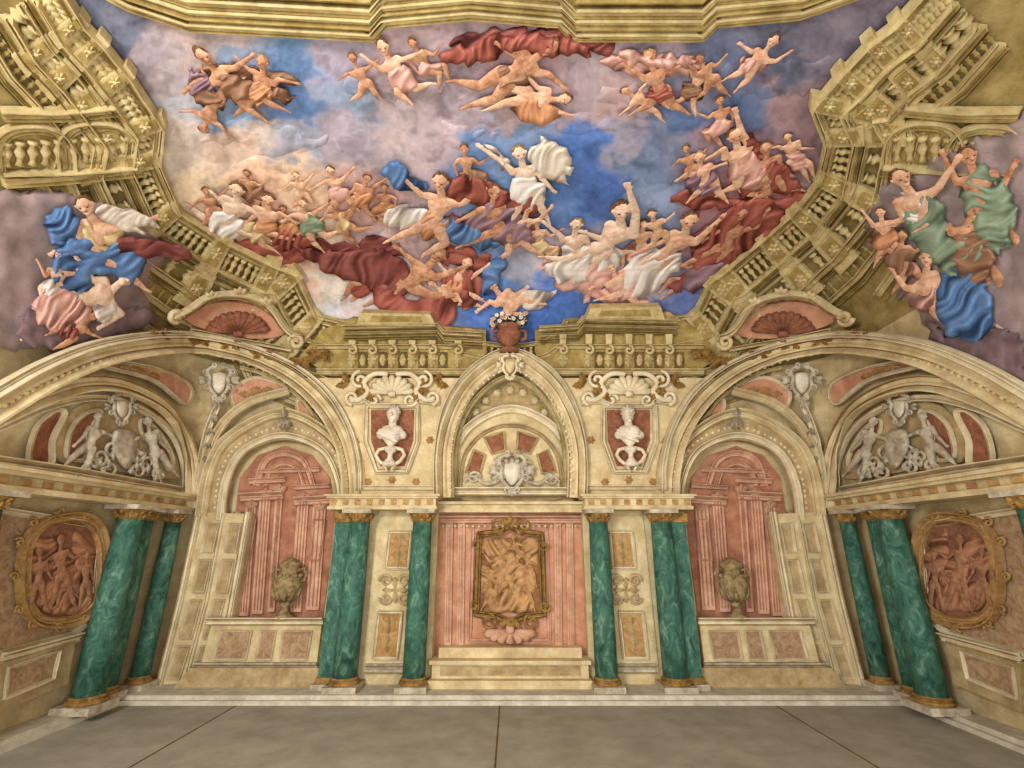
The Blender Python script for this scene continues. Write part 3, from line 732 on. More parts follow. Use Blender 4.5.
for s in (0,1):
    q=(lambda p:p) if s==0 else mir
    qs=(lambda p:p) if s==0 else (lambda p:mir(p)[::-1])
    g=group('gilded_arcade_niche')
    for dx,dy in ((0,0),(-66,4)):
        pl=[(x+dx,y+dy) for x,y in par('62,166 62,140 74,126 98,122 120,126 132,140 134,162')]
        slab('niche_ground',q(pl),.03,.03,GOLD,g,sp=14); sweep('niche_frame',qs(pl),mold(.1,.1),.06,GOLDL,g)
        A=Acc(); balrow(A,q([(x+dx,y+dy) for x,y in par('66,138 130,136')]),q([(x+dx,y+dy) for x,y in par('66,162 130,159')]),13,.09,.04); A.make('balusters',GOLDL,g,True)
    sweep('sill',qs(par('0,178 60,174 140,166')),mold(.16,.14),.05,GOLDL,g,False,False)
    sweep('upper_rail',qs(par('0,112 60,112 120,106')),mold(.12,.12),.05,GOLDL,g,False,False)
g=group('gilded_near_rim')
for o,w_,m_ in ((0,.08,GOLDL),(-7,.06,GOLD),(-14,.07,GOLDL),(-24,.08,GOLDL),(-34,.06,GOLD)):
    sweep('moulding',[(x,y+o) for x,y in TOPP],mold(w_,.08),.05,m_,g,False,False,8)
for s in (0,1):
    g=group('gilded_entablature_block'); q=(lambda p:p) if s==0 else mir
    qs=(lambda p:p) if s==0 else (lambda p:mir(p)[::-1])
    y0=318 if s==0 else 312
    slab('frieze_face',q(par('322,330 352,%d 486,330 486,352 474,376 330,376 300,356'%y0)),.06,.1,GOLD,g,sp=12)
    for y1,w_,h_,m_ in ((y0+6,.1,.2,GOLDL),(y0+13,.06,.14,GOLDL),(y0+19,.06,.15,GOLD),(347,.08,.1,GOLDL),(373,.1,.1,GOLDL)):
        sweep('moulding',qs([(335 if y1>345 else 345,y1+2),(438,y1),(444,y1+8),(482,y1+10)] if y1<346 else [(318,y1),(468,y1)]),mold(w_,h_),.15,m_,g,False,False,8)
    A=Acc();B=Acc()
    for x in (352,372,392,412,432,458):
        X0,_=q([(x,0)])[0]
        A.add(slabvf([(X0-3.5,y0+22),(X0+3.5,y0+22),(X0+3,344),(X0-3,344)],.16,.12))
        A.add(tubepx(spiral(X0,350,5,-90,1.2),.025,.26,False)); A.add(leafvf(X0,352,90,16,.18,.06))
        if x<440: B.add(slabvf([(X0+6,352),(X0+15,352),(X0+15,368),(X0+6,368)],.16,.03)); A.add(leafvf(X0+10.5,354,90,12,.19,.04)); A.add(leafvf(X0+10.5,366,-90,12,.19,.04))
    A.make('consoles',GOLDL,g); B.make('metopes',GOLDD,g)
    slab('upper_pedestal',q(par('360,%d 430,%d 436,%d 356,%d'%(y0-5,y0-4,y0+8,y0+8))),.1,.2,GOLDL,g)
    slab('pedestal_inset',q(par('372,%d 420,%d 422,%d 370,%d'%(y0-2,y0-1,y0+4,y0+4))),.3,.02,GOLD,g)
    g=group('shell_pediment')
    slab('tympanum',q(par('188,322 206,306 234,302 262,310 284,334 240,338')),.1,.05,PINKB,g,True,10)
    c=q([(238,334)])[0]; shellorn('scallop',c[0],c[1],32,22,15,165,.17,RED,11,g)
    sweep('curved_pediment',qs(par('172,318 190,308 210,296 240,294 268,304 288,330 302,338')),mold(.12,.13),.2,CREAM,g)
    sweep('pediment_base',qs(par('190,330 240,340 292,350')),mold(.08,.1),.2,CREAM,g)
    A=Acc(); A.add(tubepx(spiral(*q([(176,318)])[0],8,0,1.5,1 if s else -1),.04,.24,False)); A.add(tubepx(spiral(*q([(296,342)])[0],8,180,1.5,-1 if s else 1),.04,.24,False))
    for x,y in ((240,296),(212,300),(266,306)): acanthus(A,*q([(x,y)])[0],10,.26,[-90,-130,-50],.06)
    A.make('volutes',CREAM,g,True)
    A=Acc()
    for x,y in ((230,342),(200,340),(262,352),(318,352),(300,360),(160,332)): acanthus(A,*q([(x,y)])[0],13,.3,[0,180,40,140],.07)
    A.make('gilded_foliage',BRASS,g)
g=group('gilded_centre_balustrade')
cc=par('436,322 455,336 480,343 510,346 540,343 556,334 566,320')
slab('ground',cc+par('566,342 540,356 510,360 480,356 440,344'),.04,.04,GOLDD,g,sp=10)
sweep('rail',cc,mold(.08,.12),.1,GOLDL,g); sweep('base_rail',[(x,y+16) for x,y in cc],mold(.09,.12),.1,GOLDL,g)
A=Acc(); balrow(A,[(x,y+3) for x,y in cc],[(x,y+14) for x,y in cc],6.5,.12,.03); A.make('balusters',GOLDL,g,True)
g=group('flower_vase')
p=P(509,352,.5); k=mpp(509,345); 
A=Acc(); A.add(lathevf(p.x,p.y,[(a*k,p.z+b*k) for a,b in ((9,0),(9,2),(5,4),(4,6),(9,10),(12,15),(12,19),(9,22),(11,25),(11,26))],24))
for sg in (-1,1): A.add(tubevf([p+Vector((sg*a*k,0,b*k)) for a,b in ((10,22),(16,21),(16,14),(11,12))],.03,8))
A.make('vase',RED,g,True)
rr=random.Random(3)
for mn,m_,n_ in (('white_blooms',WHITE,18),('pink_blooms',PINKL,12)):
    A=Acc()
    for i in range(n_):
        c=p+Vector((rr.uniform(-17,17)*k,rr.uniform(-4,2)*k,(27+rr.uniform(0,13))*k))
        for j in range(5):
            a=j*1.257; A.add(ellvf(c+Vector((math.cos(a),-.3,math.sin(a)))*k*1.3,Vector((k*1.1,0,0)),Vector((0,k*.7,0)),Vector((0,0,k*1.1)),7,5))
    A.make(mn,m_,g,True)
A=Acc()
for i in range(40):
    c=p+Vector((rr.uniform(-18,18)*k,rr.uniform(-1,3)*k,(24+rr.uniform(0,13))*k)); e=c+Vector((rr.uniform(-5,5)*k,-k,rr.uniform(-3,4)*k)); A.add(tubevf([c,(c+e)/2,e],[k*.3,k*1.3,k*.2],6))
A.make('leaves',D['leaf'],g)
cartouche(510,366,11,.42,CREAML,CREAM)

# ------------------------------------------------ sky painting
SK="""110,30,100,110,140 110,50,104,112,146 150,55,168,156,172 200,60,192,172,172 240,62,130,156,196 290,55,92,142,204 330,60,156,150,178 400,70,172,152,162 450,90,166,150,168 520,60,170,140,150
600,60,172,158,172 650,50,152,146,168 700,90,124,128,164 720,60,96,112,154 780,60,90,100,132 830,60,110,104,130 180,100,176,182,200 230,110,112,152,198 290,100,70,122,190 350,105,132,154,190 400,110,176,162,174
450,120,178,162,178 550,112,172,156,172 620,100,178,152,158 680,120,72,112,178 740,110,78,104,156 790,100,152,122,134 180,150,206,194,188 230,150,220,194,176 300,140,158,166,194 340,140,170,160,185 400,150,184,168,178 450,150,180,162,178
470,150,92,140,208 480,185,100,146,210 520,140,110,150,206 580,150,52,114,206 600,190,50,104,196 560,215,62,122,204 640,160,104,134,184 620,140,150,150,180 700,150,150,128,150 780,170,170,138,150 800,140,156,124,138 200,190,236,216,184 260,190,232,190,160 300,180,236,206,172
370,200,204,164,164 420,170,182,164,178 640,205,122,152,202 270,240,194,128,116 320,250,226,204,182 380,240,194,168,178 450,280,186,164,170 490,270,72,132,204 520,260,150,160,190 560,255,184,172,188 640,290,168,158,178 700,290,124,112,146
690,305,60,92,164 325,290,216,206,196 330,312,190,196,204 360,312,200,190,196 410,312,184,160,168 480,308,30,102,194 560,300,40,102,194 600,306,44,92,172 640,312,52,90,160 520,330,34,98,188 450,322,80,110,170 730,200,170,120,130 760,215,150,100,112
660,130,110,128,172 505,110,176,158,170 300,270,210,170,150 210,215,226,190,165 720,250,150,116,136 580,90,168,150,166 250,130,200,186,186 160,75,176,166,176 640,80,170,146,156 230,40,170,160,170 480,20,170,150,160"""
S=np.array([[float(a) for a in q.split(',')] for q in SK.split()])
lc=np.array([lin(c)[:3] for c in S[:,2:]])
gr=lc.mean(1)[:,None]; lc=(lc*.8+gr*.2)*1.12*np.array((1.05,1.0,.96))+.014
def skycol(x,y):
    t0=noise.fractal(Vector((x/40,y/28,4.4)),.9,2,4)
    o=noise.noise_vector(Vector((x/34,y/26,.5)))*20+noise.noise_vector(Vector((x/11,y/9,7)))*10+noise.noise_vector(Vector((x/4.5,y/3.8,2)))*4
    X_,Y__=x+o.x,y+o.y
    dx=X_-S[:,0]; dy=(Y__-S[:,1])*1.15; w_=1/(dx*dx+dy*dy+50)**2.8; c=(w_@lc)/w_.sum()
    bil=abs(noise.noise(Vector((X_/24,Y__/15,2.2))))*1.3+abs(noise.noise(Vector((X_/9,Y__/6,6))))*.6+abs(noise.noise(Vector((X_/4,Y__/3,1))))*.3
    k=1.14-.46*bil+.2*t0
    return c*max(.55,min(1.4,k))+np.array((.07,.05,.04))*max(0,t0)*.7
skypoly=LP[:-1]+par('318,316 352,320 432,322 455,336 480,343 510,346 540,343 556,334 566,318 660,314')+RP[::-1][1:]+TOPP[::-1][1:-1]
spts,sf,_=tri(dens(skypoly,6,True),2.4)
sky=mk('sky_fresco_painting',[P(x,y,.012) for x,y in spts],sf,None,None,True)
col=np.array([skycol(x,y) for x,y in spts])
ca_=sky.data.color_attributes.new('Col','FLOAT_COLOR','POINT'); ca_.data.foreach_set('color',np.concatenate([np.clip(col,0,1),np.ones((len(col),1))],1).ravel())
m=bpy.data.materials.new('sky_pigment'); m.use_nodes=True; nt=m.node_tree; b=nt.nodes['Principled BSDF']; b.inputs['Roughness'].default_value=1; b.inputs['Specular IOR Level'].default_value=.03
a=nt.nodes.new('ShaderNodeAttribute'); a.attribute_name='Col'; nz=nt.nodes.new('ShaderNodeTexNoise'); nz.inputs['Scale'].default_value=16; nz.inputs['Detail'].default_value=7
mr=nt.nodes.new('ShaderNodeMapRange'); mr.inputs[3].default_value=.84; mr.inputs[4].default_value=1.16; tc=nt.nodes.new('ShaderNodeTexCoord'); nt.links.new(tc.outputs['Object'],nz.inputs['Vector']); nt.links.new(nz.outputs['Fac'],mr.inputs[0])
vm=nt.nodes.new('ShaderNodeVectorMath'); vm.operation='SCALE'; nt.links.new(a.outputs['Color'],vm.inputs[0]); nt.links.new(mr.outputs[0],vm.inputs['Scale']); nt.links.new(vm.outputs[0],b.inputs['Base Color'])
sky.data.materials.append(m); SKYM=m

g=group('painted_cloud_banks')
for pts in ('180,205 200,190 228,212 270,238 330,236 372,240 388,255 340,262 290,268 250,252 205,236',
 '520,262 560,248 610,268 660,288 705,262 740,250 720,276 690,300 640,304 590,296 545,290',
 '680,182 710,172 760,176 806,186 800,205 760,206 710,206 684,200',
 '378,232 410,222 450,238 500,240 545,228 560,240 530,256 480,262 420,262 385,252',
 '195,170 240,160 300,172 310,190 260,196 210,192',
 '300,196 330,186 388,192 384,222 340,228 306,216',
 '600,80 640,88 690,100 700,118 650,122 610,110',
 '340,72 380,66 430,84 436,100 390,102 350,92',
 '700,76 740,62 800,60 836,70 800,96 750,100 712,96',
 '455,92 500,100 560,104 600,112 560,124 500,120 462,112',
 '440,130 480,120 540,126 600,120 620,134 560,136 500,138 452,146','200,130 250,118 300,132 330,150 280,156 230,150'):
    inflate('cloud',par(pts),0,.04,SKYM,g,edge=14,wob=18,colf=skycol,wf=.07)
g=group('painted_storm_cloud')
inflate('cloud',par('-40,204 0,196 40,190 76,196 120,210 150,228 166,250 160,270 146,286 148,312 130,336 90,346 40,344 0,352 -40,350'),.06,.14,D['cmauve'],g,edge=16,wob=12,soft=22)
inflate('cloud',par('30,306 80,320 140,306 148,322 120,340 60,348 20,340'),.2,.08,D['cdark'],g,edge=12,wob=12,soft=18)
inflate('feather_sweep',par('118,238 150,240 184,248 190,258 160,258 122,252'),.3,.04,D['maroon'],g,edge=5,fold=(80,9,.8),wob=5)
inflate('wing',par('96,214 104,204 128,208 152,218 160,228 136,226 148,234 120,230'),.3,.04,D['wing'],g,edge=4,fold=(60,6,.8),wob=4)
g=group('painted_storm_cloud')
inflate('cloud',par('866,206 884,186 920,168 960,144 1000,130 1060,120 1060,380 970,358 940,336 916,312 896,292 892,262 872,236'),.06,.14,D['cmauve'],g,edge=16,wob=12,soft=22)
inflate('cloud',par('926,322 956,336 990,330 1024,340 1024,384 975,366 944,350'),.2,.08,D['cdark'],g,edge=12,wob=12,soft=18)
g=group('painted_drapery_swathes')
for pts,dk,a_ in (('300,236 340,244 380,238 402,246 396,256 350,256 312,250','maroon',10),('400,210 430,216 470,214 500,222 540,226 530,236 490,238 440,236 410,226','maroon',10),
 ('448,40 480,30 540,28 600,36 612,48 580,56 540,50 500,54 462,52','maroon',10),('690,236 720,222 770,212 796,206 790,226 760,250 730,262 700,262','maroon',30),('670,196 700,190 740,196 780,196 800,188 806,200 770,210 720,208 680,208','red',10),
 ('196,72 220,64 260,66 296,76 290,88 250,84 214,86','brown',10),('230,240 260,238 300,246 320,256 300,262 262,256','red',20),('600,60 640,54 690,58 704,68 670,76 620,72','pink',10),
 ('548,270 580,278 620,288 650,296 640,306 600,302 560,290','pink',20),('430,246 470,250 500,262 490,276 460,268 436,262','red',30)):
    inflate('swathe',par(pts),.03,.07,D[dk],g,edge=6,fold=(a_+60,10,1),wob=10)

# ------------------------------------------------ figures
FLAT=.4
def figure(name,Sz,js,skin,hair,look=0,drapes=(),d=.10,vox=None,flat=None):
    J=par(js) if isinstance(js,str) else js; g=group(name)
    if len(J)!=11: print('BAD',name,js,len(J)); return g
    hx,hy=J[0]; k=mpp(*J[1]); H=Sz*k
    dp=[.03,0,0,.03,.05,.0,.02,.05,.02,.02,0]
    Q=[P(x,y,d+dp[i]*H/1.6) for i,(x,y) in enumerate(J)]
    hd,ch,pv,e1,h1,e2,h2,k1,f1,k2,f2=Q; bp_,n=P(*J[1],0,True); ns=n.copy(); fl=FLAT if flat is None else flat
    view=(CAM-ch).normalized(); n=(n+view).normalized()
    sp=(ch-pv).normalized(); lat=n.cross(sp).normalized()
    A=Acc(); C=lambda a,b,ra,rb:A.add(capsule(a,b,ra*H,rb*H))
    def press(acc):   # press the figure into low relief against the vault surface
        acc.v=[p-ns*((p-ch).dot(ns))*(1-fl) for p in acc.v]; return acc
    ax=(hd-ch); hc=ch+ax.normalized()*min(ax.length,H*.16); hu=((hc-ch).normalized()+sp*.3).normalized()
    fw_=(n*.8+lat*look).normalized(); fw_=(fw_-hu*fw_.dot(hu)).normalized(); rt=fw_.cross(hu)
    C(ch,hc-hu*.03*H,.034,.03)
    s1=ch+lat*H*.10; s2=ch-lat*H*.10
    if (e1-s1).length+(e2-s2).length>(e1-s2).length+(e2-s1).length: s1,s2=s2,s1
    wa=ch.lerp(pv,.55); C(s1,s2,.042,.042); C(ch.lerp(wa,.25),wa,.078,.06); C(ch.lerp(wa,.3)+(s1-ch)*.4,wa,.06,.05); C(ch.lerp(wa,.3)+(s2-ch)*.4,wa,.06,.05); C(wa,pv,.06,.075)
    for sg in (-1,1): C(ch.lerp(wa,.35)+lat*sg*H*.035+n*H*.045,ch.lerp(wa,.45)+lat*sg*H*.035+n*H*.04,.032,.028)
    p1=pv+lat*H*.05; p2=pv-lat*H*.05
    if (k1-p1).length+(k2-p2).length>(k1-p2).length+(k2-p1).length: p1,p2=p2,p1
    C(p1,p2,.062,.062)
    for s_,e_,h_ in ((s1,e1,h1),(s2,e2,h2)):
        C(s_,e_,.038,.029); C(e_,h_,.030,.018)
        hdv=(h_-e_).normalized(); sd=hdv.cross(n).normalized(); pe=h_+hdv*.035*H; C(h_,pe,.017,.02); C(h_+sd*.008*H,pe+sd*.008*H,.014,.014); 
        for j,(o,l) in enumerate(((-.016,.036),(-.005,.042),(.006,.040),(.017,.031))):
            b=pe+sd*o*H; m_=b+(hdv+sd*o*8)*l*.55*H; C(b,m_,.0085,.0078); C(m_,m_+(hdv*.8-n*.5+sd*o*6)*l*.5*H,.0078,.0065)
        C(h_+sd*.014*H,h_+(hdv*.6+sd)*.026*H,.009,.0075)
    for s_,k_,f_ in ((p1,k1,f1),(p2,k2,f2)):
        C(s_,k_,.066,.044); C(k_,k_.lerp(f_,.35),.042,.045); C(k_.lerp(f_,.35),f_,.042,.021)
        sh=(f_-k_).normalized(); fd=(sh*.75+n*.35+(k_-s_).normalized()*.4).normalized(); C(f_-fd*.012*H,f_+fd*.075*H,.02,.013)
    hr=.062*H
    A.add(ellvf(hc+hu*.045*H,rt*hr*.86,fw_*hr*.98,hu*hr*1.18,16,12))
    fc=hc+hu*.045*H
    C(fc+fw_*hr*.55-hu*hr*.75,fc+fw_*hr*.68-hu*hr*.85,.026,.022)
    C(fc+fw_*hr*.92+hu*hr*.15,fc+fw_*hr*1.18-hu*hr*.22,.007,.012)
    C(fc+fw_*hr*.82+hu*hr*.3-rt*hr*.45,fc+fw_*hr*.82+hu*hr*.3+rt*hr*.45,.012,.012)
    for sg in (-1,1): C(fc+rt*sg*hr*.86-hu*hr*.1,fc+rt*sg*hr*.9+hu*hr*.15,.012,.014)
    o=press(A).make('body',skin,g,True); rm=o.modifiers.new('r','REMESH'); rm.mode='VOXEL'; rm.voxel_size=vox or max(.009,H*.007); rm.use_smooth_shade=True
    sm=o.modifiers.new('s','SMOOTH'); sm.factor=.5; sm.iterations=2
    B=Acc()
    for sg in (-1,1): B.add(ellvf(fc+fw_*hr*.94+rt*sg*hr*.36+hu*hr*.05,rt*hr*.16,fw_*hr*.08,hu*hr*.08,8,6))
    mono=skin in (SEPIA,SEPR,GREYS)
    press(B).make('eyes',skin if mono else DARK,g); B=Acc(); B.add(ellvf(fc+fw_*hr*.98-hu*hr*.5,rt*hr*.24,fw_*hr*.1,hu*hr*.08,8,6)); press(B).make('mouth',skin if mono else LIP,g)
    B=Acc(); r_=random.Random(int(hx*7+hy)); B.add(ellvf(fc-fw_*hr*.32+hu*hr*.34,rt*hr*.92,fw_*hr*.85,hu*hr*.95,14,10,.3,hx))
    for i in range(9):
        a=r_.uniform(-1.5,1.5); c=fc+rt*math.sin(a)*hr*.88+hu*math.cos(a)*hr*.88-fw_*hr*r_.uniform(0,.6)
        B.add(ellvf(c,rt*hr*.26,fw_*hr*.26,hu*hr*.3,7,5))
    press(B).make('hair',hair,g,True)
    for dk,pts,ang in drapes:
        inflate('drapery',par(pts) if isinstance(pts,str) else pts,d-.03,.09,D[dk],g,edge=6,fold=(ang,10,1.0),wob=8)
    return g
FG='fresco_figure'; PU='fresco_putto'; DS=.27
T=[
(FG,122,"86,208 100,226 92,262 126,226 154,222 78,242 62,256 124,272 146,290 80,286 62,306",SKIN,HAIRB,.2,[('blue','58,246 92,234 130,242 146,264 132,284 104,274 80,294 50,290',60),('yellow','84,222 110,215 124,232 110,252 84,248',120),('blue','46,214 66,208 78,224 66,244 48,238',60)],DS),
(FG,122,"126,280 108,294 74,304 124,314 106,328 92,280 80,262 50,290 60,320 46,306 36,334",SKINP,HAIRB,-.3,[('pink','40,290 66,286 88,300 88,324 56,330 34,318',40),('white','92,304 116,302 118,318 98,322',50)],DS),
(PU,76,"60,258 58,272 58,288 74,274 84,264 46,276 40,264 68,298 64,310 50,300 44,312",SKIN,HAIRB,.3,[('white','44,280 62,284 72,292 60,300 44,296',30)],DS),
(PU,66,"92,318 84,326 72,334 92,334 102,338 76,320 66,316 60,328 50,334 66,344 56,348",SKINT,HAIRB,.3,[('maroon','58,326 74,324 80,336 66,344',30)],DS),
(FG,130,"899,180 914,198 928,232 904,220 886,226 938,188 954,164 954,242 982,254 938,262 956,282",SKIN,HAIRB,-.2,[('green','902,204 924,196 944,208 952,236 984,242 990,262 950,276 926,256 908,232',40),('white','896,198 914,190 924,204 914,226 898,216',100)],DS),
(FG,118,"966,158 976,178 984,212 956,184 940,160 1000,190 1012,168 990,240 985,262 1002,240 1012,264",SKINT,HAIRB,-.2,[('green','962,182 984,168 1006,182 1014,214 1002,252 976,240 966,208',70)],DS),
(FG,116,"926,262 924,282 938,308 904,288 890,272 942,294 956,300 960,320 982,328 950,332 962,352",SKIN,HAIRG,.1,[('blue','934,292 952,266 980,278 994,306 990,334 962,342 940,320',50),('pink','906,282 926,276 938,294 928,312 908,304',30)],DS),
(FG,104,"972,212 964,230 968,258 948,226 934,236 986,236 998,226 976,282 970,302 988,282 992,302",SKINT,HAIRB,-.4,[('brown','954,234 972,226 990,240 992,270 970,286 952,264',80)],DS),
(PU,76,"902,236 900,250 908,268 888,250 876,258 914,252 926,246 900,282 892,292 918,280 924,292",SKINT,HAIRB,.2,[('brown','890,252 908,248 916,266 904,278 890,268',60)],DS),
(PU,70,"880,212 882,224 888,240 870,222 862,214 894,226 902,220 880,254 874,266 896,254 902,264",SKIN,HAIRB,.2,[('orange','872,228 890,226 898,242 882,250',60)],DS),
(FG,110,"207,62 218,76 240,92 200,80 186,92 235,68 250,58 258,88 280,98 245,108 262,118",SKINT,HAIRB,0,[('brown','212,76 236,74 262,84 290,92 296,100 262,102 232,100',20),('purple','186,70 204,72 214,88 198,96 186,86',60)]),
(FG,90,"262,66 264,78 256,94 278,80 294,84 252,72 240,62 268,104 284,110 248,106 236,114",SKINT,HAIRG,.3,[('orange','250,84 266,82 272,98 258,108 246,100',70)]),
(FG,98,"385,52 390,64 402,78 378,68 366,60 402,60 418,54 415,90 430,84 398,94 410,102",SKIN,HAIRB,.2,[('pink','388,70 404,66 418,82 404,92 392,86',50)]),
(PU,72,"354,62 358,72 366,84 348,74 340,80 368,68 376,62 360,96 352,100 374,92 380,98",SKINT,HAIRB,.2,[]),
(FG,128,"545,52 530,62 505,78 548,75 562,88 515,55 498,45 480,88 455,82 495,100 468,106",SKINT,HAIRB,-.2,[('red','440,56 470,44 500,34 560,36 590,46 560,58 520,52 484,62 456,66',15),('brown','505,66 530,74 528,90 508,92 492,80',60)]),
(FG,98,"560,100 546,100 526,96 556,112 568,116 538,88 528,78 505,104 488,110 510,88 495,76",SKIN,HAIRB,-.4,[('orange','512,98 552,102 562,116 536,122 512,112',20)]),
(FG,100,"650,60 655,74 660,92 640,76 626,68 670,72 686,62 650,106 635,112 672,105 686,112",SKINT,HAIRG,.1,[('pink','622,52 644,54 664,60 690,56 700,62 676,70 650,68 628,66',20),('red','650,86 668,84 674,98 660,104 648,98',70)]),
(PU,70,"626,92 636,98 648,104 630,108 622,114 640,90 648,82 660,100 668,108 656,112 662,120",SKIN,HAIRB,0,[]),
(FG,88,"770,46 762,56 750,66 776,62 787,55 752,52 742,46 740,74 728,78 748,80 738,88",SKIN,HAIRB,0,[('pink','740,58 758,56 770,66 756,76 742,72',30)]),
(PU,70,"700,60 704,70 712,80 694,70 686,64 716,66 724,58 706,92 698,98 720,88 728,94",SKINT,HAIRB,0,[]),
(FG,110,"520,156 524,170 530,190 505,165 482,150 540,176 552,190 520,206 512,222 540,206 548,220",SKINP,HAIRG,-.1,[('white','516,178 532,174 546,188 542,206 524,208 512,196',70),('wing','530,168 534,148 546,138 556,142 572,158 566,164 578,172 560,176 572,186 548,180',40),('wing','512,166 500,150 486,142 492,156 500,168',110)]),
(PU,72,"330,170 334,181 340,194 322,184 312,190 344,178 352,170 334,206 326,213 350,202 358,210",SKIN,HAIRB,.2,[('pink','330,188 344,186 350,196 340,204 330,200',50)]),
(PU,72,"368,176 364,188 358,200 376,186 386,180 354,190 346,196 366,211 374,219 352,212 346,222",SKINT,HAIRB,-.2,[('orange','352,194 366,192 370,204 358,208',50)]),
(PU,60,"296,176 298,184 302,194 290,186 284,190 306,182 312,176 298,204 292,208 310,200 314,206",SKIN,HAIRG,0,[]),
(FG,130,"440,182 442,200 432,224 462,205 480,193 422,195 400,176 445,245 424,256 412,232 390,240",SKIN,HAIRB,.2,[('red','446,190 462,174 486,180 508,196 496,212 472,204 454,204',30),('blue','384,170 398,160 410,176 430,184 420,192 398,186',20),('orange','420,216 440,212 452,228 438,240 420,234',60),('white','388,210 410,204 426,216 410,228 388,222',20)]),
(FG,118,"495,190 492,208 500,230 475,214 460,222 510,206 525,198 480,240 462,246 515,246 532,236",SKINT,HAIRB,-.1,[('purple','472,212 500,204 522,216 536,238 512,248 488,238 468,230',40),('blue','440,222 466,222 490,234 500,246 474,248 450,238',15),('red','500,196 524,190 540,204 530,216 508,212',40)]),
(FG,92,"530,206 524,220 516,238 540,220 550,210 508,226 498,234 530,250 542,256 508,254 498,262",SKIN,HAIRG,.1,[('brown','510,224 528,222 532,240 518,248 506,240',70)]),
(FG,114,"236,188 238,204 222,226 252,212 265,222 226,206 214,196 245,235 265,240 205,222 190,210",SKINP,HAIRB,.2,[('white','208,216 230,212 246,226 232,240 210,236',40),('yellow','240,222 262,226 272,238 252,242',20)]),
(FG,100,"268,198 268,212 262,230 280,214 292,222 257,214 248,222 280,238 298,240 262,246 275,252",SKIN,HAIRB,0,[('orange','252,218 268,216 278,230 266,240 252,234',60),('red','272,232 300,232 314,242 290,252 272,246',20)]),
(FG,88,"302,202 304,215 312,228 292,216 284,222 316,212 326,206 325,238 338,232 312,242 322,250",SKIN,HAIRG,0,[('green','300,216 314,214 324,228 312,236 300,230',50)]),
(FG,80,"334,204 338,215 346,226 328,216 320,222 348,212 356,206 358,232 368,228 348,238 356,244",SKINT,HAIRB,0,[('yellow','334,216 346,214 354,226 344,234 334,228',50)]),
(PU,64,"206,190 208,200 214,210 198,202 192,208 218,198 226,192 208,220 202,226 222,216 228,222",SKINT,HAIRB,0,[]),
(FG,128,"437,258 425,270 408,285 447,275 464,268 415,262 400,252 430,298 455,302 395,300 370,306",SKINT,HAIRB,.1,[('maroon','284,244 318,250 350,250 380,250 404,262 414,278 404,292 384,298 356,284 340,276 312,262',25),('red','372,284 396,286 412,300 436,296 462,292 478,304 456,306 458,320 436,334 410,324 390,314 376,304',35),('red','440,280 460,270 486,282 478,294 452,292',30)]),
(FG,88,"468,262 460,275 450,290 474,276 486,268 448,274 440,266 462,305 477,300 446,310 440,324",SKIN,HAIRB,0,[('orange','448,280 462,278 466,294 454,300 444,292',60)]),
(PU,92,"494,288 502,298 512,306 490,302 480,310 514,296 524,290 524,300 540,304 506,318 496,326",SKIN,HAIRB,-.3,[('blue','478,288 484,270 496,254 508,262 500,278 492,294',80),('wing','516,298 532,288 556,290 548,300 530,306',20),('orange','500,300 516,302 522,310 508,314',30)]),
(FG,148,"620,210 622,230 600,250 636,214 629,192 604,240 586,234 578,258 550,268 594,266 566,284",SKINP,HAIRB,-.2,[('white','548,264 584,246 610,248 626,256 604,274 574,284 550,278',15)]),
(FG,136,"690,218 684,238 660,258 706,234 720,222 666,240 650,248 638,270 614,280 650,284 628,298",SKIN,HAIRB,-.2,[('white','628,264 650,248 678,252 682,268 660,284 640,300 618,294',40),('pink','584,262 604,260 614,276 600,286 584,280',40)]),
(FG,104,"578,220 574,238 578,256 560,236 546,226 588,244 598,252 560,262 545,258 590,268 580,282",SKINP,HAIRG,.2,[('white','562,246 584,242 596,258 582,272 562,262',60)]),
(FG,118,"744,208 735,228 722,248 756,228 766,215 720,230 706,240 700,260 680,270 712,268 690,287",SKINT,HAIRB,-.1,[('red','710,226 736,204 766,196 784,206 778,232 752,246 726,266 700,276 694,258',35),('purple','700,262 724,262 712,284 688,292 678,280',40)]),
(FG,90,"612,268 616,280 625,290 604,282 594,288 630,276 640,270 612,298 600,300 632,300 640,306",SKIN,HAIRB,0,[('pink','612,282 628,280 636,292 622,302 608,294',60)]),
(FG,74,"652,214 654,223 660,234 646,226 640,232 664,222 672,216 654,244 646,248 668,240 674,246",SKIN,HAIRB,0,[]),
(FG,114,"735,136 738,152 745,170 724,150 712,158 742,134 736,114 760,178 778,182 738,186 722,192",SKIN,HAIRB,-.1,[('pink','726,156 748,150 766,164 778,182 758,192 734,184',40),('red','742,136 760,140 764,158 746,152',60)]),
(FG,100,"766,146 766,162 770,178 752,162 744,168 780,165 790,175 785,190 800,190 768,194 755,198",SKINT,HAIRB,0,[('red','756,166 776,160 794,176 804,192 778,194 758,184',40)]),
(FG,90,"700,156 700,170 708,182 690,172 680,180 712,168 722,165 700,192 690,200 718,192 726,200",SKIN,HAIRG,.2,[('purple','688,176 708,170 722,184 708,196 690,190',40)]),
(PU,64,"686,148 688,158 692,168 680,160 674,166 698,158 704,152 688,176 682,180 698,176 702,182",SKINT,HAIRB,.2,[]),
]
for t in T: figure(*t[:7],*( [t[7]] if len(t)>7 else []))
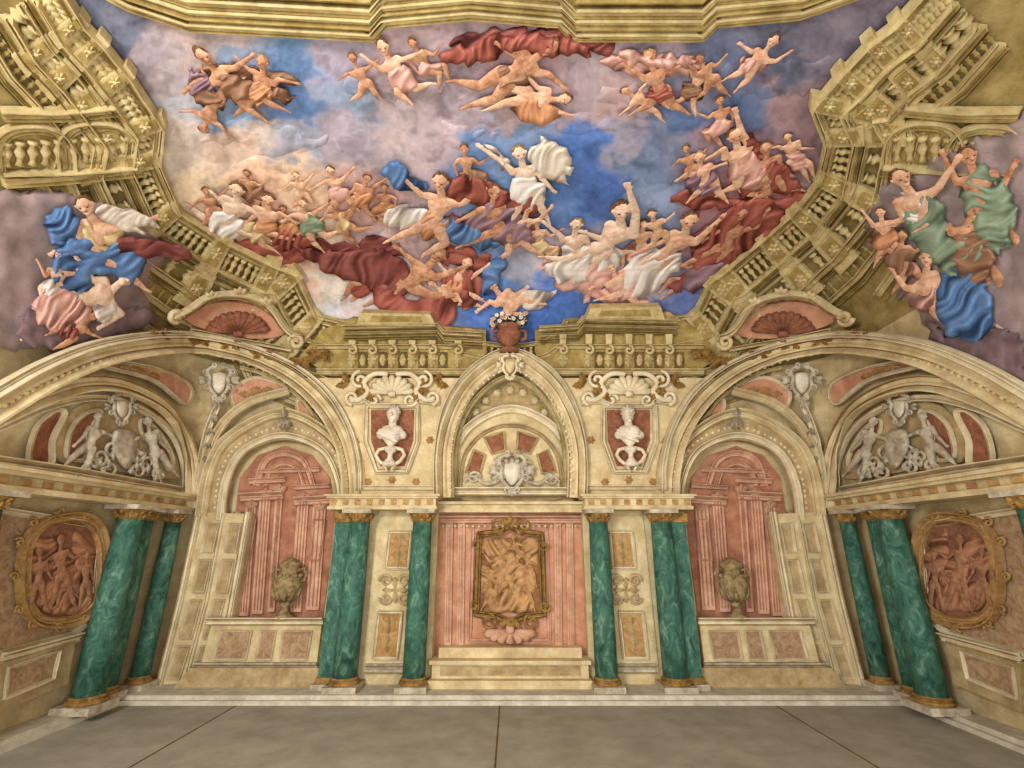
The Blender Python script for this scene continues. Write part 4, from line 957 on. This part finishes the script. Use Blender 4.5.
# secondary figures that fill out the painted groups
TP={'A':"-.28,-.30 -.18,-.20 0,0 -.32,-.08 -.42,.04 -.02,-.22 .12,-.30 .24,-.06 .40,.10 .20,.08 .36,.20",
'B':"0,-.42 0,-.30 .03,0 -.18,-.34 -.32,-.46 .18,-.24 .32,-.30 -.04,.22 -.20,.38 .16,.18 .30,.34",
'C':"-.05,-.42 -.03,-.28 0,0 -.20,-.18 -.16,-.02 .16,-.20 .30,-.30 .24,.02 .22,.26 .14,.10 .04,.34"}
SK_={'p':SKINP,'s':SKIN,'t':SKINT}
EX="""B,216,100,70,200,1,t,brown C,428,70,62,-20,1,t,pink B,690,92,56,30,1,s,brown
C,722,128,60,10,-1,t,pink A,794,160,58,30,1,s,pink C,750,192,56,-10,1,s,red C,468,176,60,0,1,t,brown C,386,210,52,10,-1,t,orange
C,640,252,66,0,-1,s,pink A,764,226,62,-20,-1,s,red A,690,282,66,10,-1,t,maroon C,540,248,60,0,1,s,yellow C,250,196,52,0,1,t,brown C,286,232,54,0,1,t,orange
A,372,284,72,20,-1,t,red A,456,300,58,-10,1,s,orange"""
for e in EX.split():
    t_,x,y,sz,ro,fx,sk,dk=e.split(','); x,y,sz,ro,fx=map(float,(x,y,sz,ro,fx)); ro=math.radians(ro); sz*=1.15
    cr,sr=math.cos(ro),math.sin(ro); tf=lambda a,b:(x+fx*(a*cr-b*sr)*sz,y+(a*sr+b*cr)*sz*.85)
    J=[tf(a,b) for a,b in par(TP[t_])]
    dr=[(dk,[tf(a,b) for a,b in ((-.12,-.12),(.05,-.16),(.22,-.08),(.30,.06),(.14,.14),(-.02,.10),(-.16,.04))],math.degrees(ro)+50)]
    figure(FG if sz>60 else PU,sz,J,SK_[sk],HAIRB,.1,dr,.07)
for js,Sz in (("500,548 502,558 504,576 490,562 484,554 514,562 522,556 496,590 492,604 514,590 518,604",56),("528,558 526,568 522,584 534,574 536,584 516,572 508,578 530,596 534,608 516,596 510,606",52),("488,572 488,580 490,592 482,584 482,592 496,584 502,590 486,602 482,608 496,602 500,608",44),("514,538 514,546 520,554 506,548 500,544 524,546 532,542 528,562 534,564 516,564 512,568",38)):
    figure('sepia_relief_figure',Sz,js,SEPIA,SEPIA,0,[],.13,.008)
for js,Sz in (("62,540 60,554 62,576 48,560 40,570 74,558 84,552 56,596 52,606 72,596 76,608",66),("40,552 40,564 38,584 30,572 26,584 48,572 54,582 34,598 30,606 44,598 48,608",58),("88,556 86,567 86,584 78,574 74,584 92,574 94,584 82,598 80,606 90,596 92,604",50),("70,578 66,586 58,594 74,592 80,598 60,582 54,578 50,600 42,604 58,606 50,610",44)):
    for s in (0,1):
        j=js if s==0 else ' '.join('%g,%g'%(1021-x,y) for x,y in par(js))
        figure('red_relief_figure',Sz,j,SEPR,SEPR,0,[],.13,.009)
for js,Sz in (("98,418 96,430 88,448 84,436 76,444 108,434 116,438 74,456 66,464 88,464 78,472",62),("148,422 150,434 156,454 138,438 130,442 160,442 168,450 168,464 176,474 156,468 160,480",62)):
    for s in (0,1):
        j=js if s==0 else ' '.join('%g,%g'%(1021-x,y) for x,y in par(js))
        figure('stucco_reclining_figure',Sz,j,GREYS,GREYS,0,[],.14,.010,1)
print('OBJS',len(bpy.data.objects))
